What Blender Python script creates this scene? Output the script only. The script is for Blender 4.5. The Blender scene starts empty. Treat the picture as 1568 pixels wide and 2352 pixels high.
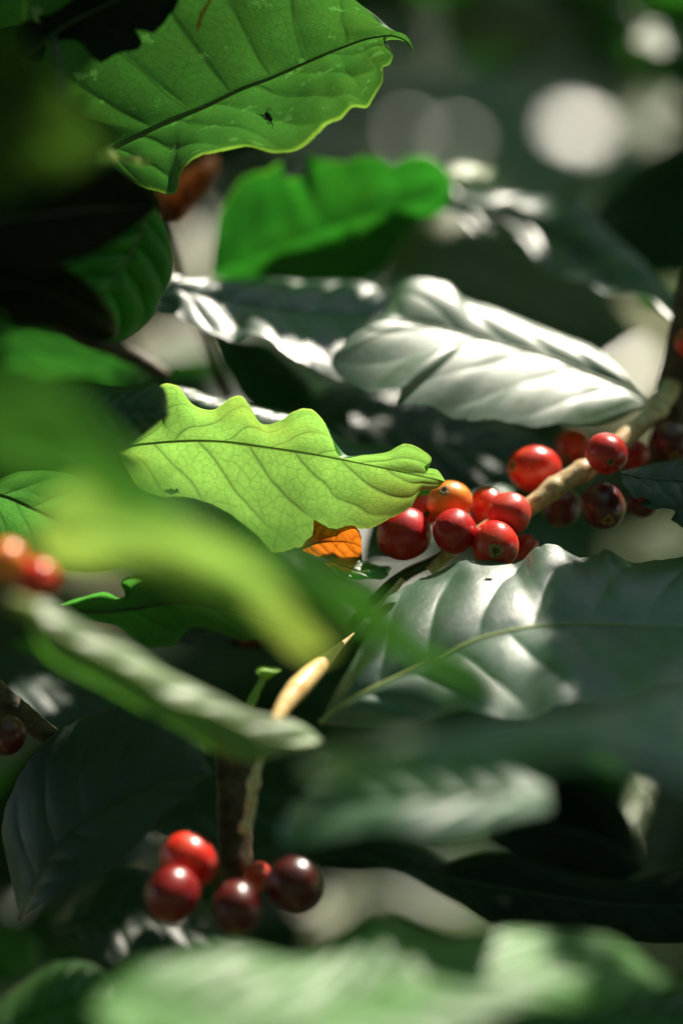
import bpy, math, random
import numpy as np
from mathutils import Vector, Matrix, Quaternion, noise as mnoise

# ------------------------------------------------------------------ camera, world, sun, exposure
SC = bpy.context.scene
COL = SC.collection
PITCH = math.radians(8.0)
LENS, SENS = 85.0, 36.0
FOCUS = 0.780
cam = bpy.data.cameras.new("camera")
cam.lens = LENS; cam.sensor_fit = 'VERTICAL'; cam.sensor_height = SENS; cam.sensor_width = 24.0
cam.clip_start = 0.02; cam.clip_end = 200.0
cam.dof.use_dof = True; cam.dof.focus_distance = FOCUS; cam.dof.aperture_fstop = 2.3
camo = bpy.data.objects.new("camera", cam); COL.objects.link(camo)
camo.location = (0, 0, 0); camo.rotation_euler = (math.pi/2 - PITCH, 0, 0)
SC.camera = camo

SUN_CAM = np.array([0.37, 0.89, -0.30]); SUN_CAM /= np.linalg.norm(SUN_CAM)   # towards the sun, camera axes
RX = np.array([1.0, 0, 0]); UP = np.array([0, math.sin(PITCH), math.cos(PITCH)]); BK = np.array([0, -math.cos(PITCH), math.sin(PITCH)])
SUN = SUN_CAM[0]*RX + SUN_CAM[1]*UP + SUN_CAM[2]*BK
SUN_EL = math.asin(SUN[2]); SUN_AZ = math.atan2(SUN[0], SUN[1])

w = bpy.data.worlds.new("World"); SC.world = w; w.use_nodes = True
nt = w.node_tree; bg = nt.nodes["Background"]
sky = nt.nodes.new("ShaderNodeTexSky"); sky.sky_type = 'NISHITA'; sky.sun_disc = False
sky.sun_elevation = SUN_EL; sky.sun_rotation = SUN_AZ
sky.altitude = 900; sky.air_density = 1.0; sky.dust_density = 1.0; sky.ozone_density = 1.0
nt.links.new(sky.outputs[0], bg.inputs[0]); bg.inputs[1].default_value = 0.115

sl = bpy.data.lights.new("sun", 'SUN'); sl.energy = 5.0; sl.angle = math.radians(0.53); sl.color = (1.0, 0.91, 0.77)
so = bpy.data.objects.new("sun", sl); COL.objects.link(so)
so.rotation_euler = Vector(SUN).to_track_quat('Z', 'Y').to_euler()

SC.view_settings.view_transform = 'Standard'; SC.view_settings.look = 'None'
SC.view_settings.exposure = 1.0; SC.view_settings.gamma = 1.0
SC.render.engine = 'CYCLES'
SC.cycles.use_denoising = True
SC.cycles.max_bounces = 8; SC.cycles.diffuse_bounces = 3; SC.cycles.glossy_bounces = 3
SC.cycles.transmission_bounces = 6; SC.cycles.transparent_max_bounces = 4
SC.cycles.caustics_reflective = False; SC.cycles.caustics_refractive = False

# ------------------------------------------------------------------ helpers
MMPP = SENS/LENS/2352.0                     # metres across one photo unit per metre of distance
def P(x, y, d):
    """point in the world that the lens sees at (x, y) of the 1568 x 2352 picture, d metres away"""
    return RX*((x-784)*MMPP*d) + UP*(-(y-1176)*MMPP*d) - BK*d
def Pv(xy, d):
    xy = np.asarray(xy, float); d = np.asarray(d, float)
    return RX[None]*((xy[:,0]-784)*MMPP*d)[:,None] + UP[None]*(-(xy[:,1]-1176)*MMPP*d)[:,None] - BK[None]*d[:,None]

def hermite(knots, vals, t):
    knots = np.asarray(knots, float); vals = np.asarray(vals, float); t = np.asarray(t, float)
    if len(knots) == 2:
        f = ((t-knots[0])/(knots[1]-knots[0]))
        return vals[0]+(vals[1]-vals[0])*(f[:,None] if vals.ndim > 1 else f)
    h = np.diff(knots); hh = h[:,None] if vals.ndim > 1 else h
    s = np.diff(vals, axis=0)/hh
    m = np.zeros_like(vals); m[0] = s[0]; m[-1] = s[-1]
    w1 = h[1:]/(h[1:]+h[:-1]); w1 = w1[:,None] if vals.ndim > 1 else w1
    m[1:-1] = s[:-1]*w1 + s[1:]*(1-w1)
    i = np.clip(np.searchsorted(knots, t, side='right')-1, 0, len(knots)-2)
    H = h[i]; f = (t-knots[i])/H
    if vals.ndim > 1: f = f[:,None]; H = H[:,None]
    f2, f3 = f*f, f*f*f
    return vals[i]*(2*f3-3*f2+1) + m[i]*H*(f3-2*f2+f) + vals[i+1]*(-2*f3+3*f2) + m[i+1]*H*(f3-f2)

def curve(pts, deps, n):
    pts = np.asarray(pts, float)
    c = np.concatenate([[0], np.cumsum(np.maximum(np.linalg.norm(np.diff(pts, axis=0), axis=1), 1e-3))]); c /= c[-1]
    t = np.linspace(0, 1, n)
    q = hermite(c, pts, t)
    deps = np.asarray(deps, float)
    d = hermite(np.linspace(0, 1, len(deps)), deps, t) if len(deps) > 1 else np.full(n, deps[0])
    return Pv(q, d)

def link_mesh(name, verts, faces, mat, parent=None, smooth=True, loc=None, uvs=None):
    verts = np.asarray(verts, float)
    if loc is None: loc = np.zeros(3)
    me = bpy.data.meshes.new(name)
    me.from_pydata((verts-np.asarray(loc)).tolist(), [], [list(map(int, f)) for f in faces])
    if smooth: me.polygons.foreach_set('use_smooth', [True]*len(me.polygons))
    if uvs is not None:
        uvl = me.uv_layers.new(name='UVMap')
        li = np.empty(len(me.loops), int); me.loops.foreach_get('vertex_index', li)
        uvl.data.foreach_set('uv', np.asarray(uvs, np.float32)[li].ravel())
    me.update()
    if mat: me.materials.append(mat)
    o = bpy.data.objects.new(name, me); COL.objects.link(o)
    o.location = loc
    if parent is not None:
        o.parent = parent
        o.location = np.asarray(loc)-np.asarray(parent.location)
    return o

def tag(o, label, cat, group=None, kind=None):
    if label: o['label'] = label
    if cat: o['category'] = cat
    if group: o['group'] = group
    if kind: o['kind'] = kind
    return o

def tube_geo(path, radii, seg=12, rough=0.0, seed=0, cap=True):
    path = np.asarray(path, float); n = len(path)
    radii = np.asarray(radii, float)
    V, F = [], []
    tn = np.gradient(path, axis=0); tn /= np.linalg.norm(tn, axis=1)[:,None]
    ref = np.array([0.13, 0.31, 0.94]); a = np.cross(tn[0], ref); a /= np.linalg.norm(a)
    for i in range(n):
        a = a - tn[i]*np.dot(a, tn[i]); a /= np.linalg.norm(a); b = np.cross(tn[i], a)
        for k in range(seg):
            th = 2*math.pi*k/seg
            dirv = a*math.cos(th)+b*math.sin(th)
            r = radii[i]
            if rough:
                pp = path[i]+dirv*r
                r *= 1+rough*mnoise.noise(Vector(pp*180+seed*7.1))+0.5*rough*mnoise.noise(Vector(pp*520+seed*3.3))
            V.append(path[i]+dirv*r)
    for i in range(n-1):
        for k in range(seg):
            k2 = (k+1) % seg
            F.append((i*seg+k, i*seg+k2, (i+1)*seg+k2, (i+1)*seg+k))
    if cap:
        F.append(tuple(range(seg))[::-1]); F.append(tuple((n-1)*seg+k for k in range(seg)))
    return np.array(V), F

def stem_path(pts, deps, rads, n=48):
    """photo points + depths + radii in photo units -> world path and radii in metres"""
    pts = np.asarray(pts, float)
    c = np.concatenate([[0], np.cumsum(np.linalg.norm(np.diff(pts, axis=0), axis=1))]); c /= c[-1]
    t = np.linspace(0, 1, n)
    q = hermite(c, pts, t); d = np.interp(t, np.linspace(0, 1, len(deps)), deps)
    r = np.interp(t, np.linspace(0, 1, len(rads)), rads)*MMPP*d
    return Pv(q, d), r

# ------------------------------------------------------------------ node helper
class NB:
    def __init__(self, name):
        self.m = bpy.data.materials.new(name); self.m.use_nodes = True
        self.t = self.m.node_tree; self.t.nodes.clear()
        self.out = self.t.nodes.new('ShaderNodeOutputMaterial')
    def n(self, typ, **kw):
        x = self.t.nodes.new(typ)
        for k, v in kw.items(): setattr(x, k, v)
        return x
    def put(self, sock, v):
        if hasattr(v, 'is_output'): self.t.links.new(v, sock)
        elif isinstance(v, (tuple, list)) and sock.type == 'RGBA' and len(v) == 3: sock.default_value = (*v, 1)
        else: sock.default_value = v
    def math(self, op, a, b=0.0, c=None, clamp=False):
        x = self.n('ShaderNodeMath', operation=op, use_clamp=clamp)
        self.put(x.inputs[0], a); self.put(x.inputs[1], b)
        if c is not None: self.put(x.inputs[2], c)
        return x.outputs[0]
    def ramp(self, v, a, b, lo=0.0, hi=1.0):
        x = self.n('ShaderNodeMapRange', interpolation_type='SMOOTHSTEP'); x.clamp = True
        self.put(x.inputs[0], v); self.put(x.inputs[1], a); self.put(x.inputs[2], b); self.put(x.inputs[3], lo); self.put(x.inputs[4], hi)
        return x.outputs[0]
    def mix(self, f, a, b, blend='MIX'):
        x = self.n('ShaderNodeMix', data_type='RGBA', blend_type=blend)
        self.put(x.inputs[0], f); self.put(x.inputs[6], a); self.put(x.inputs[7], b)
        return x.outputs[2]
    def noise(self, vec, scale, detail=3, rough=0.5, dim='3D'):
        x = self.n('ShaderNodeTexNoise', noise_dimensions=dim)
        if vec is not None: self.put(x.inputs['Vector'], vec)
        x.inputs['Scale'].default_value = scale; x.inputs['Detail'].default_value = detail; x.inputs['Roughness'].default_value = rough
        return x.outputs[0]
    def xyz(self, x_, y_, z_=0.0):
        x = self.n('ShaderNodeCombineXYZ'); self.put(x.inputs[0], x_); self.put(x.inputs[1], y_); self.put(x.inputs[2], z_)
        return x.outputs[0]
    def bump(self, h, strength, dist):
        x = self.n('ShaderNodeBump'); x.inputs['Strength'].default_value = strength; x.inputs['Distance'].default_value = dist
        self.put(x.inputs['Height'], h); return x.outputs[0]
    def principled(self, **kw):
        x = self.n('ShaderNodeBsdfPrincipled')
        for k, v in kw.items(): self.put(x.inputs[k.replace('_', ' ')], v)
        return x

def leaf_material(name, base, trans, rough=0.35, spec=0.5, nv=9, va=0.8, vb=0.5, L=0.1, W=0.03, seed=0,
                  vein=0.55, edge=None, specks=0.5, bump=0.22, brown=0.0, brown_trans=(0.45, 0.18, 0.02), under=None, cell=0.0024, coat=0.0, va2=None, spk_t=.70):
    if edge is None: edge = tuple(min(1, c*1.3+0.004) for c in trans)
    b = NB(name)
    uv = b.n('ShaderNodeUVMap'); sep = b.n('ShaderNodeSeparateXYZ'); b.put(sep.inputs[0], uv.outputs[0])
    u, v = sep.outputs[0], sep.outputs[1]
    av = b.math('ABSOLUTE', v)
    side = b.math('MULTIPLY', b.math('SIGN', v), 0.23)
    if va2 is not None: va = b.math('ADD', va, b.math('MULTIPLY', b.math('GREATER_THAN', v, 0.0), va2-va))
    mm = b.xyz(b.math('MULTIPLY', u, L), b.math('MULTIPLY', v, W), seed*1.37)     # metres on the leaf
    warp = b.math('MULTIPLY', b.math('SUBTRACT', b.noise(mm, 45, 2), 0.5), 0.5)
    ph = b.math('SUBTRACT', b.math('MULTIPLY', u, nv), b.math('ADD', b.math('MULTIPLY', av, va), b.math('MULTIPLY', b.math('MULTIPLY', av, av), vb)))
    ph = b.math('ADD', b.math('ADD', ph, side), warp)
    tri = b.math('SUBTRACT', 0.5, b.math('ABSOLUTE', b.math('SUBTRACT', b.math('FRACT', b.math('ADD', ph, 100.0)), 0.5)))
    side_m = b.math('MULTIPLY', b.ramp(tri, 0.015, 0.06, 1, 0), b.ramp(av, 0.5, 0.98, 1, 0.15))
    side_soft = b.math('MULTIPLY', b.ramp(tri, 0.0, 0.2, 1, 0), b.ramp(av, 0.6, 1.0, 1, 0.2))
    mid_m = b.ramp(av, 0.012, 0.035, 1, 0)
    wv = b.n('ShaderNodeVectorMath', operation='ADD')
    nz = b.n('ShaderNodeTexNoise'); b.put(nz.inputs['Vector'], mm); nz.inputs['Scale'].default_value = 160; nz.inputs['Detail'].default_value = 1
    sc_ = b.n('ShaderNodeVectorMath', operation='SCALE'); b.put(sc_.inputs[0], nz.outputs[1]); sc_.inputs[3].default_value = 0.0035
    b.put(wv.inputs[0], mm); b.put(wv.inputs[1], sc_.outputs[0])
    def vor(scale):
        x = b.n('ShaderNodeTexVoronoi', feature='DISTANCE_TO_EDGE', voronoi_dimensions='2D'); b.put(x.inputs['Vector'], wv.outputs[0]); x.inputs['Scale'].default_value = scale
        return x.outputs[0]
    ret1 = b.ramp(vor(1/cell), 0.0, 0.10, 1, 0)
    ret2 = b.ramp(vor(3.2/cell), 0.0, 0.14, 1, 0)
    ret = b.math('MAXIMUM', b.math('MULTIPLY', ret1, 0.62), b.math('MULTIPLY', ret2, 0.40))
    veins = b.math('MAXIMUM', b.math('MAXIMUM', side_m, mid_m), ret)
    veins = b.math('MAXIMUM', veins, b.math('MULTIPLY', side_soft, 0.35))
    big = b.noise(mm, 38, 4, 0.6)
    tone = b.ramp(big, 0.25, 0.75, 0.72, 1.25)
    fine = b.noise(mm, 900, 2, 0.6)
    tone = b.math('MULTIPLY', tone, b.ramp(fine, 0.2, 0.8, 0.88, 1.12))
    spk = b.ramp(b.noise(b.xyz(b.math('MULTIPLY', u, L), b.math('MULTIPLY', v, W), seed*2.1+5), 110, 4.0, 0.65), spk_t, spk_t+.045, 0, specks)
    em = b.ramp(b.math('ADD', av, b.math('MULTIPLY', b.math('SUBTRACT', big, 0.5), 0.12)), 0.95, 1.0, 0, 0.9)
    tcol = b.mix(b.math('MULTIPLY', veins, vein), trans, tuple(c*0.16 for c in trans))
    yel = b.mix(b.ramp(b.noise(mm, 22, 2, 0.5), 0.45, 0.75, 0, 0.35), tcol, (min(1, trans[0]*1.9), trans[1]*1.08, trans[2]*0.8))
    tcol = b.mix(em, yel, edge)
    tcol = b.mix(b.math('MULTIPLY', spk, .7), tcol, tuple(min(1, c*2.2+.01) for c in trans))
    bcol = b.mix(b.math('MULTIPLY', veins, 0.35), base, tuple(min(1, c*2.0+0.01) for c in base))
    bcol = b.mix(b.math('MULTIPLY', spk, 0.8), bcol, (0.26, 0.25, 0.17))
    if brown > 0:
        bm = b.ramp(b.math('ADD', b.math('MULTIPLY', b.noise(mm, 60, 3, 0.6), 0.5), b.math('MULTIPLY', av, 0.5)), 1.0-brown*0.55, 1.02-brown*0.45, 0, 1)
        tcol = b.mix(bm, tcol, brown_trans); bcol = b.mix(bm, bcol, (0.12, 0.05, 0.015))
    def mulc(c, f):
        x = b.n('ShaderNodeVectorMath', operation='SCALE'); b.put(x.inputs[0], c); b.put(x.inputs[3], f); return x.outputs[0]
    tcol = mulc(tcol, tone); bcol = mulc(bcol, tone)
    h = b.math('SUBTRACT', b.math('MULTIPLY', fine, 0.25), b.math('ADD', b.math('MULTIPLY', veins, 0.8), 0))
    h = b.math('ADD', h, b.math('MULTIPLY', b.noise(mm, 260, 2, 0.5), 0.5))
    nrm = b.bump(h, bump, 0.0004)
    dust = b.noise(mm, 120, 4, 0.65)
    rg = b.ramp(dust, 0.3, 0.75, max(0.05, rough-0.07), rough+0.13)
    p = b.principled(Base_Color=bcol, Roughness=rg, Specular_IOR_Level=spec, Normal=nrm, Coat_Weight=coat, Coat_Roughness=min(.6, rough+.08), Coat_IOR=1.6)
    tr = b.n('ShaderNodeBsdfTranslucent'); b.put(tr.inputs[0], tcol); b.put(tr.inputs[1], nrm)
    ad = b.n('ShaderNodeAddShader'); b.put(ad.inputs[0], p.outputs[0]); b.put(ad.inputs[1], tr.outputs[0])
    b.put(b.out.inputs[0], ad.outputs[0])
    return b.m

def simple_leaf_material(name, base, trans, rough=0.4):
    b = NB(name)
    oi = b.n('ShaderNodeNewGeometry')
    nz = b.noise(oi.outputs['Position'], 14, 3)
    f = b.ramp(nz, 0.3, 0.7, 0.6, 1.4)
    def mulc(c):
        x = b.n('ShaderNodeVectorMath', operation='SCALE'); x.inputs[0].default_value = c; b.put(x.inputs[3], f); return x.outputs[0]
    p = b.principled(Base_Color=mulc(base), Roughness=rough, Specular_IOR_Level=0.5)
    tr = b.n('ShaderNodeBsdfTranslucent'); b.put(tr.inputs[0], mulc(trans))
    ad = b.n('ShaderNodeAddShader'); b.put(ad.inputs[0], p.outputs[0]); b.put(ad.inputs[1], tr.outputs[0])
    b.put(b.out.inputs[0], ad.outputs[0]); return b.m

def rib_material(name, col, trans):
    b = NB(name)
    g = b.n('ShaderNodeNewGeometry')
    nz = b.noise(g.outputs['Position'], 900, 3)
    c = b.mix(nz, tuple(x*0.75 for x in col), tuple(min(1, x*1.25) for x in col))
    p = b.principled(Base_Color=c, Roughness=0.42, Normal=b.bump(nz, 0.3, 0.0002))
    tr = b.n('ShaderNodeBsdfTranslucent'); b.put(tr.inputs[0], trans)
    ad = b.n('ShaderNodeAddShader'); b.put(ad.inputs[0], p.outputs[0]); b.put(ad.inputs[1], tr.outputs[0])
    b.put(b.out.inputs[0], ad.outputs[0]); return b.m
RIB_GREEN = rib_material('green_midrib', (0.07, 0.13, 0.03), (0.055, 0.13, 0.012))
RIB_PALE = rib_material('pale_midrib', (0.30, 0.36, 0.12), (0.05, 0.09, 0.01))
RIB_DARK = rib_material('dark_midrib', (0.03, 0.05, 0.02), (0.005, 0.012, 0.001))

def bark_material(name, dark, light, rough=0.55, scale=260, bump=0.8, spec=0.4):
    b = NB(name)
    tc = b.n('ShaderNodeTexCoord')
    n1 = b.noise(tc.outputs['Object'], scale, 5, 0.6); n2 = b.noise(tc.outputs['Object'], scale*4.5, 3, 0.6)
    f = b.ramp(b.math('ADD', b.math('MULTIPLY', n1, 0.7), b.math('MULTIPLY', n2, 0.3)), 0.35, 0.65)
    c = b.mix(f, dark, light)
    p = b.principled(Base_Color=c, Roughness=rough, Specular_IOR_Level=spec, Normal=b.bump(b.math('ADD', n1, b.math('MULTIPLY', n2, 0.4)), bump, 0.0006))
    b.put(b.out.inputs[0], p.outputs[0]); return b.m
BARK_TAN = bark_material('tan_twig_bark', (0.46, 0.30, 0.14), (0.82, 0.66, 0.42), 0.32, 330, 0.45)
BARK_DARK = bark_material('dark_stem_bark', (0.035, 0.022, 0.012), (0.11, 0.075, 0.04), 0.6)
BARK_GREEN = bark_material('green_twig_bark', (0.04, 0.055, 0.015), (0.10, 0.12, 0.03), 0.45)
BARK_CUT = bark_material('pruned_twig_bark', (0.72, 0.44, 0.17), (0.85, 0.62, 0.30), 0.30, 160, 0.25)

# ------------------------------------------------------------------ leaf builder
LEAVES = {}
def leaf(key, label, rows, vs, dep, base=(0.012, 0.055, 0.014), trans=(0.10, 0.42, 0.015), rough=0.36, spec=0.5, nv=9, va=0.8, vb=0.5,
         quilt=0.0007, arch=0.0015, ruffle=0.0008, seed=1, rib=RIB_GREEN, rib_r=0.0006, group=None, nu=150, nvr=56, holes=(), name='coffee_leaf', cat='leaf',
         va2=None, petiole=None, jag=0.022, **mk):
    R = [curve(r, d, nu) for r, d in zip(rows, dep)]
    R = np.array(R)                                        # rows x nu x 3
    vs = np.asarray(vs, float)
    vv = np.linspace(vs[0], vs[-1], nvr)
    k0 = int(np.argmin(abs(vv))); vv[k0] = 0.0
    flat = R.reshape(len(vs), -1)
    im = int(np.argmin(abs(vs)))
    G = np.empty((nvr, nu, 3))
    if abs(vs[im]) < 1e-6 and 0 < im < len(vs)-1:
        lo = vv <= 0; G[lo] = hermite(vs[:im+1], flat[:im+1], vv[lo]).reshape(-1, nu, 3)
        G[~lo] = hermite(vs[im:], flat[im:], vv[~lo]).reshape(-1, nu, 3)
    else:
        G[:] = hermite(vs, flat, vv).reshape(-1, nu, 3)
    mid = G[k0]
    L = float(np.sum(np.linalg.norm(np.diff(mid, axis=0), axis=1)))
    c = nu//2
    W = 0.5*float(np.linalg.norm(G[-1, c]-mid[c])+np.linalg.norm(G[0, c]-mid[c]))
    U = np.linspace(0, 1, nu)[None].repeat(nvr, 0); V = vv[:,None].repeat(nu, 1)
    du = np.gradient(G, axis=1); dv = np.gradient(G, axis=0)
    N = np.cross(du, dv); ln = np.linalg.norm(N, axis=2, keepdims=True); N = N/np.maximum(ln, 1e-12)
    sgn = 1.0 if N[:, nu//5:4*nu//5, 2].mean() > 0 else -1.0
    N *= sgn
    av = np.minimum(abs(V), 1.0)
    sv = np.sign(V)*0.23
    ph = nv*U-np.where(V > 0, va if va2 is None else va2, va)*av-vb*av*av+sv
    end = np.clip(np.minimum(U, 1-U)/0.12, 0, 1)
    q = quilt*(abs(np.sin(math.pi*ph))**0.7-0.6)*np.clip(av/0.12, 0, 1)*(1-av**4)*end
    a = arch*(1-(2*av-1)**2)*end
    rs = np.random.RandomState(seed)
    p1, p2, p3, p4 = rs.uniform(0, 6.28, 4)
    rf = ruffle*av**2*(np.sin(U*L/0.011+p1+np.sign(V)*1.3)+0.6*np.sin(U*L/0.0053+p2+np.sign(V)*2.1))*end
    big = 0.6*ruffle*(np.sin(U*7+p3+V*2)+np.sin(V*4+p4+U*4))*end*np.clip(av*3, 0, 1)
    G = G + N*(q+a+rf+big)[..., None]
    if jag:
        for sd, row in ((-1, 0), (1, nvr-1)):
            jn = np.array([mnoise.noise(Vector((u_*L/0.004, seed*3.1, sd)))+0.8*mnoise.noise(Vector((u_*L/0.0015, seed*1.7, sd*2.0))) for u_ in U[0]])
            jn = np.minimum(jn, 0.25)
            edge_w = np.clip((V*sd-0.80)/0.2, 0, 1)**2*end
            G = G + (G-mid[None])*(jag*jn[None]*edge_w)[..., None]
    loc = mid[0].copy()
    idx = np.arange(nvr*nu).reshape(nvr, nu)
    fs = np.stack([idx[:-1,:-1], idx[:-1,1:], idx[1:,1:], idx[1:,:-1]], -1).reshape(-1, 4)
    if sgn < 0: fs = fs[:, ::-1]
    if holes:
        cen = G.reshape(-1, 3)[fs].mean(1)
        dd = -(cen@BK); px = cen@RX/(dd*MMPP)+784; py = 1176-cen@UP/(dd*MMPP)
        keep = np.ones(len(fs), bool)
        for hx, hy, hr, hs in holes:
            ang = np.arctan2(py-hy, px-hx)
            rr = np.hypot((px-hx)/hs, py-hy)
            keep &= rr > hr*(1+0.12*np.sin(3*ang+hx))
        fs = fs[keep]
    uvs = np.stack([U, V], -1).reshape(-1, 2)
    m = leaf_material(key+'_skin', base, trans, rough=rough, spec=spec, nv=nv, va=va, vb=vb, L=L, W=W, seed=seed, va2=va2, **mk)
    o = link_mesh(name, G.reshape(-1, 3), fs, m, None, True, loc, uvs)
    tag(o, label, cat, group)
    if rib is not None:
        mp = G[k0][::3]; n = len(mp)
        rr = rib_r*np.linspace(1.25, 0.3, n)
        Vt, Ft = tube_geo(mp, rr, 8)
        link_mesh('midrib', Vt, Ft, rib, o, True, loc)
    if petiole:
        pts, deps, rads = petiole
        path, r = stem_path(pts, deps, rads, 24)
        Vt, Ft = tube_geo(path, r, 12, 0.06, seed)
        link_mesh('petiole', Vt, Ft, rib or RIB_GREEN, o, True, loc)
    LEAVES[key] = (o, N.copy(), G)
    return o

# ------------------------------------------------------------------ ground: a litter-covered hillside rising behind the shrub
GZ, GY, GS = -1.15, 2.1, 0.72
def ground_hit(x, y):
    d = P(x, y, 1.0); d = d/np.linalg.norm(d)
    t = (GZ-GS*0+0.0)/d[2] if d[2] < 0 else 1e9
    if t*d[1] > GY or t > 1e8:
        t = (GZ-GS*GY)/(d[2]-GS*d[1])
    return d*t
gx = np.concatenate([np.linspace(-60, -4, 14), np.linspace(-3.5, 3.5, 90), np.linspace(4, 60, 14)])
gy = np.concatenate([np.linspace(-40, 0.5, 12), np.linspace(0.6, 9, 130), np.linspace(10, 90, 20)])
GX, GYY = np.meshgrid(gx, gy)
gzv = GZ + np.clip(GYY-GY, 0, 14)*GS
jit = np.array([[mnoise.noise(Vector((x*1.3, y*1.3, 0)))*0.05+mnoise.noise(Vector((x*6, y*6, 3)))*0.02 for x in gx] for y in gy])
gv = np.stack([GX, GYY, gzv+jit], -1).reshape(-1, 3)
ii = np.arange(len(gx)*len(gy)).reshape(len(gy), len(gx))
gf = np.stack([ii[:-1,:-1], ii[:-1,1:], ii[1:,1:], ii[1:,:-1]], -1).reshape(-1, 4)
b = NB('leaf_litter')
g = b.n('ShaderNodeNewGeometry')
v1 = b.n('ShaderNodeTexVoronoi'); b.put(v1.inputs['Vector'], g.outputs['Position']); v1.inputs['Scale'].default_value = 14
c1 = b.mix(b.noise(g.outputs['Position'], 5, 4), (0.11, 0.108, 0.038), (0.21, 0.20, 0.085))
c2 = b.mix(b.ramp(b.noise(g.outputs['Position'], 2.2, 3), 0.42, 0.6), c1, (0.075, 0.13, 0.035))
c3 = b.mix(b.ramp(v1.outputs[0], 0.1, 0.6, 0.25, 0.0), c2, (0.05, 0.035, 0.02))
p = b.principled(Base_Color=c3, Roughness=0.8, Normal=b.bump(v1.outputs[0], 0.6, 0.02))
b.put(b.out.inputs[0], p.outputs[0])
tag(link_mesh('ground', gv, gf, b.m), 'leaf-littered hillside rising in soft blur behind the coffee shrub', None, None, 'structure')

e1 = np.cross(SUN, np.array([0, 0, 1.0])); e1 /= np.linalg.norm(e1); e2 = np.cross(e1, SUN)
def sunplane(p): p = np.asarray(p); return np.stack([p@e1, p@e2], -1)
def leaflets(centres, rng, length, width, tilt=0.5):
    V, F = [], []
    t = np.array([0, .25, .55, .8, 1.0]); hw = np.array([0.05, .42, .5, .3, 0.02])
    for c in centres:
        ax = rng.normal(size=3)*np.array([1, 1, 0.35]); ax /= np.linalg.norm(ax)
        nn = SUN*1.0+rng.normal(size=3)*tilt; nn = nn-ax*np.dot(nn, ax); nn /= np.linalg.norm(nn)
        bx = np.cross(nn, ax); l = length*rng.uniform(.75, 1.25); ww = width*rng.uniform(.8, 1.2)
        o = len(V)
        for ti, wi in zip(t, hw):
            mid = c+ax*(ti-.5)*l-nn*(ti-.5)**2*l*.35
            V += [mid-bx*wi*ww+nn*.12*ww, mid, mid+bx*wi*ww+nn*.12*ww]
        for i in range(4):
            for k in range(2):
                q = o+i*3+k; F.append((q, q+1, q+4, q+3))
    return V, F

GLIT = [ (430, 580, .06), (420, 760, .07), (1450, 810, .06), (1530, 1215, .03), (350, 1960, .04), (725, 2130, .02),
        (1000, 2100, .03), (220, 1340, .02)]

# ------------------------------------------------------------------ leaves in focus
DK = (0.014, 0.04, 0.016)
G_BACK = 'coffee leaves glowing in back light'
G_DARK = 'coffee leaves in deep shade'
G_GLOSS = 'glossy upper sides of coffee leaves'
leaf('upper_leaf', 'large translucent green leaf with a hooked tip and a black insect on its underside',
     [[(245,345),(150,285),(70,200),(45,90),(70,-40),(200,-150),(420,-190),(650,-140),(760,-50),(824,5),(852,27),(874,52),(903,68),(934,82),(944,98),(949,119)],
      [(247,345),(320,310),(390,277),(465,247),(560,202),(615,182),(700,145),(784,110),(860,86),(910,84),(938,100),(949,119)],
      [(245,345),(258,375),(280,400),(320,428),(360,438),(400,445),(412,428),(415,410),(425,393),(450,372),(500,360),(565,345),(645,350),(692,337),(720,315),(750,287),(784,272),(809,245),(844,244),(852,228),(859,215),(872,192),(874,175),(873,159),(880,150),(891,147),(897,137),(900,125),(893,108),(884,97),(908,92),(934,99),(944,108),(949,119)]],
     [-1, 0, 1], [[.765,.752,.752,.765,.780],[.772,.780,.783,.782],[.772,.790,.800,.796,.784]],
     trans=(0.026, 0.10, 0.013), rough=0.5, spec=0.25, nv=8, va=0.45, va2=2.2, vb=0.2, spk_t=.60, quilt=0.0009, ruffle=0.0012, seed=3, group=G_BACK, nu=240, nvr=90, vein=0.5,
     edge=(0.16,0.30,0.03), rib_r=0.0008, specks=0.6)
leaf('lit_leaf', 'bright yellow-green leaf with ragged tip pointing at the orange cherry',
     [[(268,1036),(300,990),(345,960),(376,930),(368,888),(398,886),(415,908),(435,932),(495,942),(512,928),(530,914),(555,910),(575,932),(605,972),(640,966),(675,943),(710,937),(740,958),(765,1003),(784,1046),(834,1044),(894,1039),(929,1022),(964,1033),(989,1055),(972,1073),(1004,1080),(1021,1103)],
      [(268,1038),(300,1025),(350,1018),(400,1014),(500,1013),(600,1025),(700,1040),(784,1055),(880,1075),(960,1093),(1021,1105)],
      [(268,1040),(300,1100),(360,1180),(430,1215),(520,1250),(620,1268),(690,1258),(722,1246),(738,1222),(755,1233),(784,1221),(814,1212),(839,1216),(884,1198),(919,1181),(945,1163),(957,1143),(966,1130),(985,1126),(1004,1121),(1021,1106)]],
     [-1, 0, 1], [[.772,.774,.776,.778],[.780,.784,.784,.780],[.796,.800,.796,.785,.779]],
     trans=(0.165, 0.34, 0.055), rough=0.42, spec=0.4, nv=7, va=1.5, vb=0.7, quilt=0.0004, arch=0.0012, ruffle=0.0005, cell=.0029, seed=7, group=G_BACK, nu=240, nvr=90, vein=0.62,
     edge=(0.30,0.44,0.07), specks=0.5, rib_r=0.0004, rib=RIB_PALE, holes=[(392,1130,6,3.0)], brown=0.18)
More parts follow.
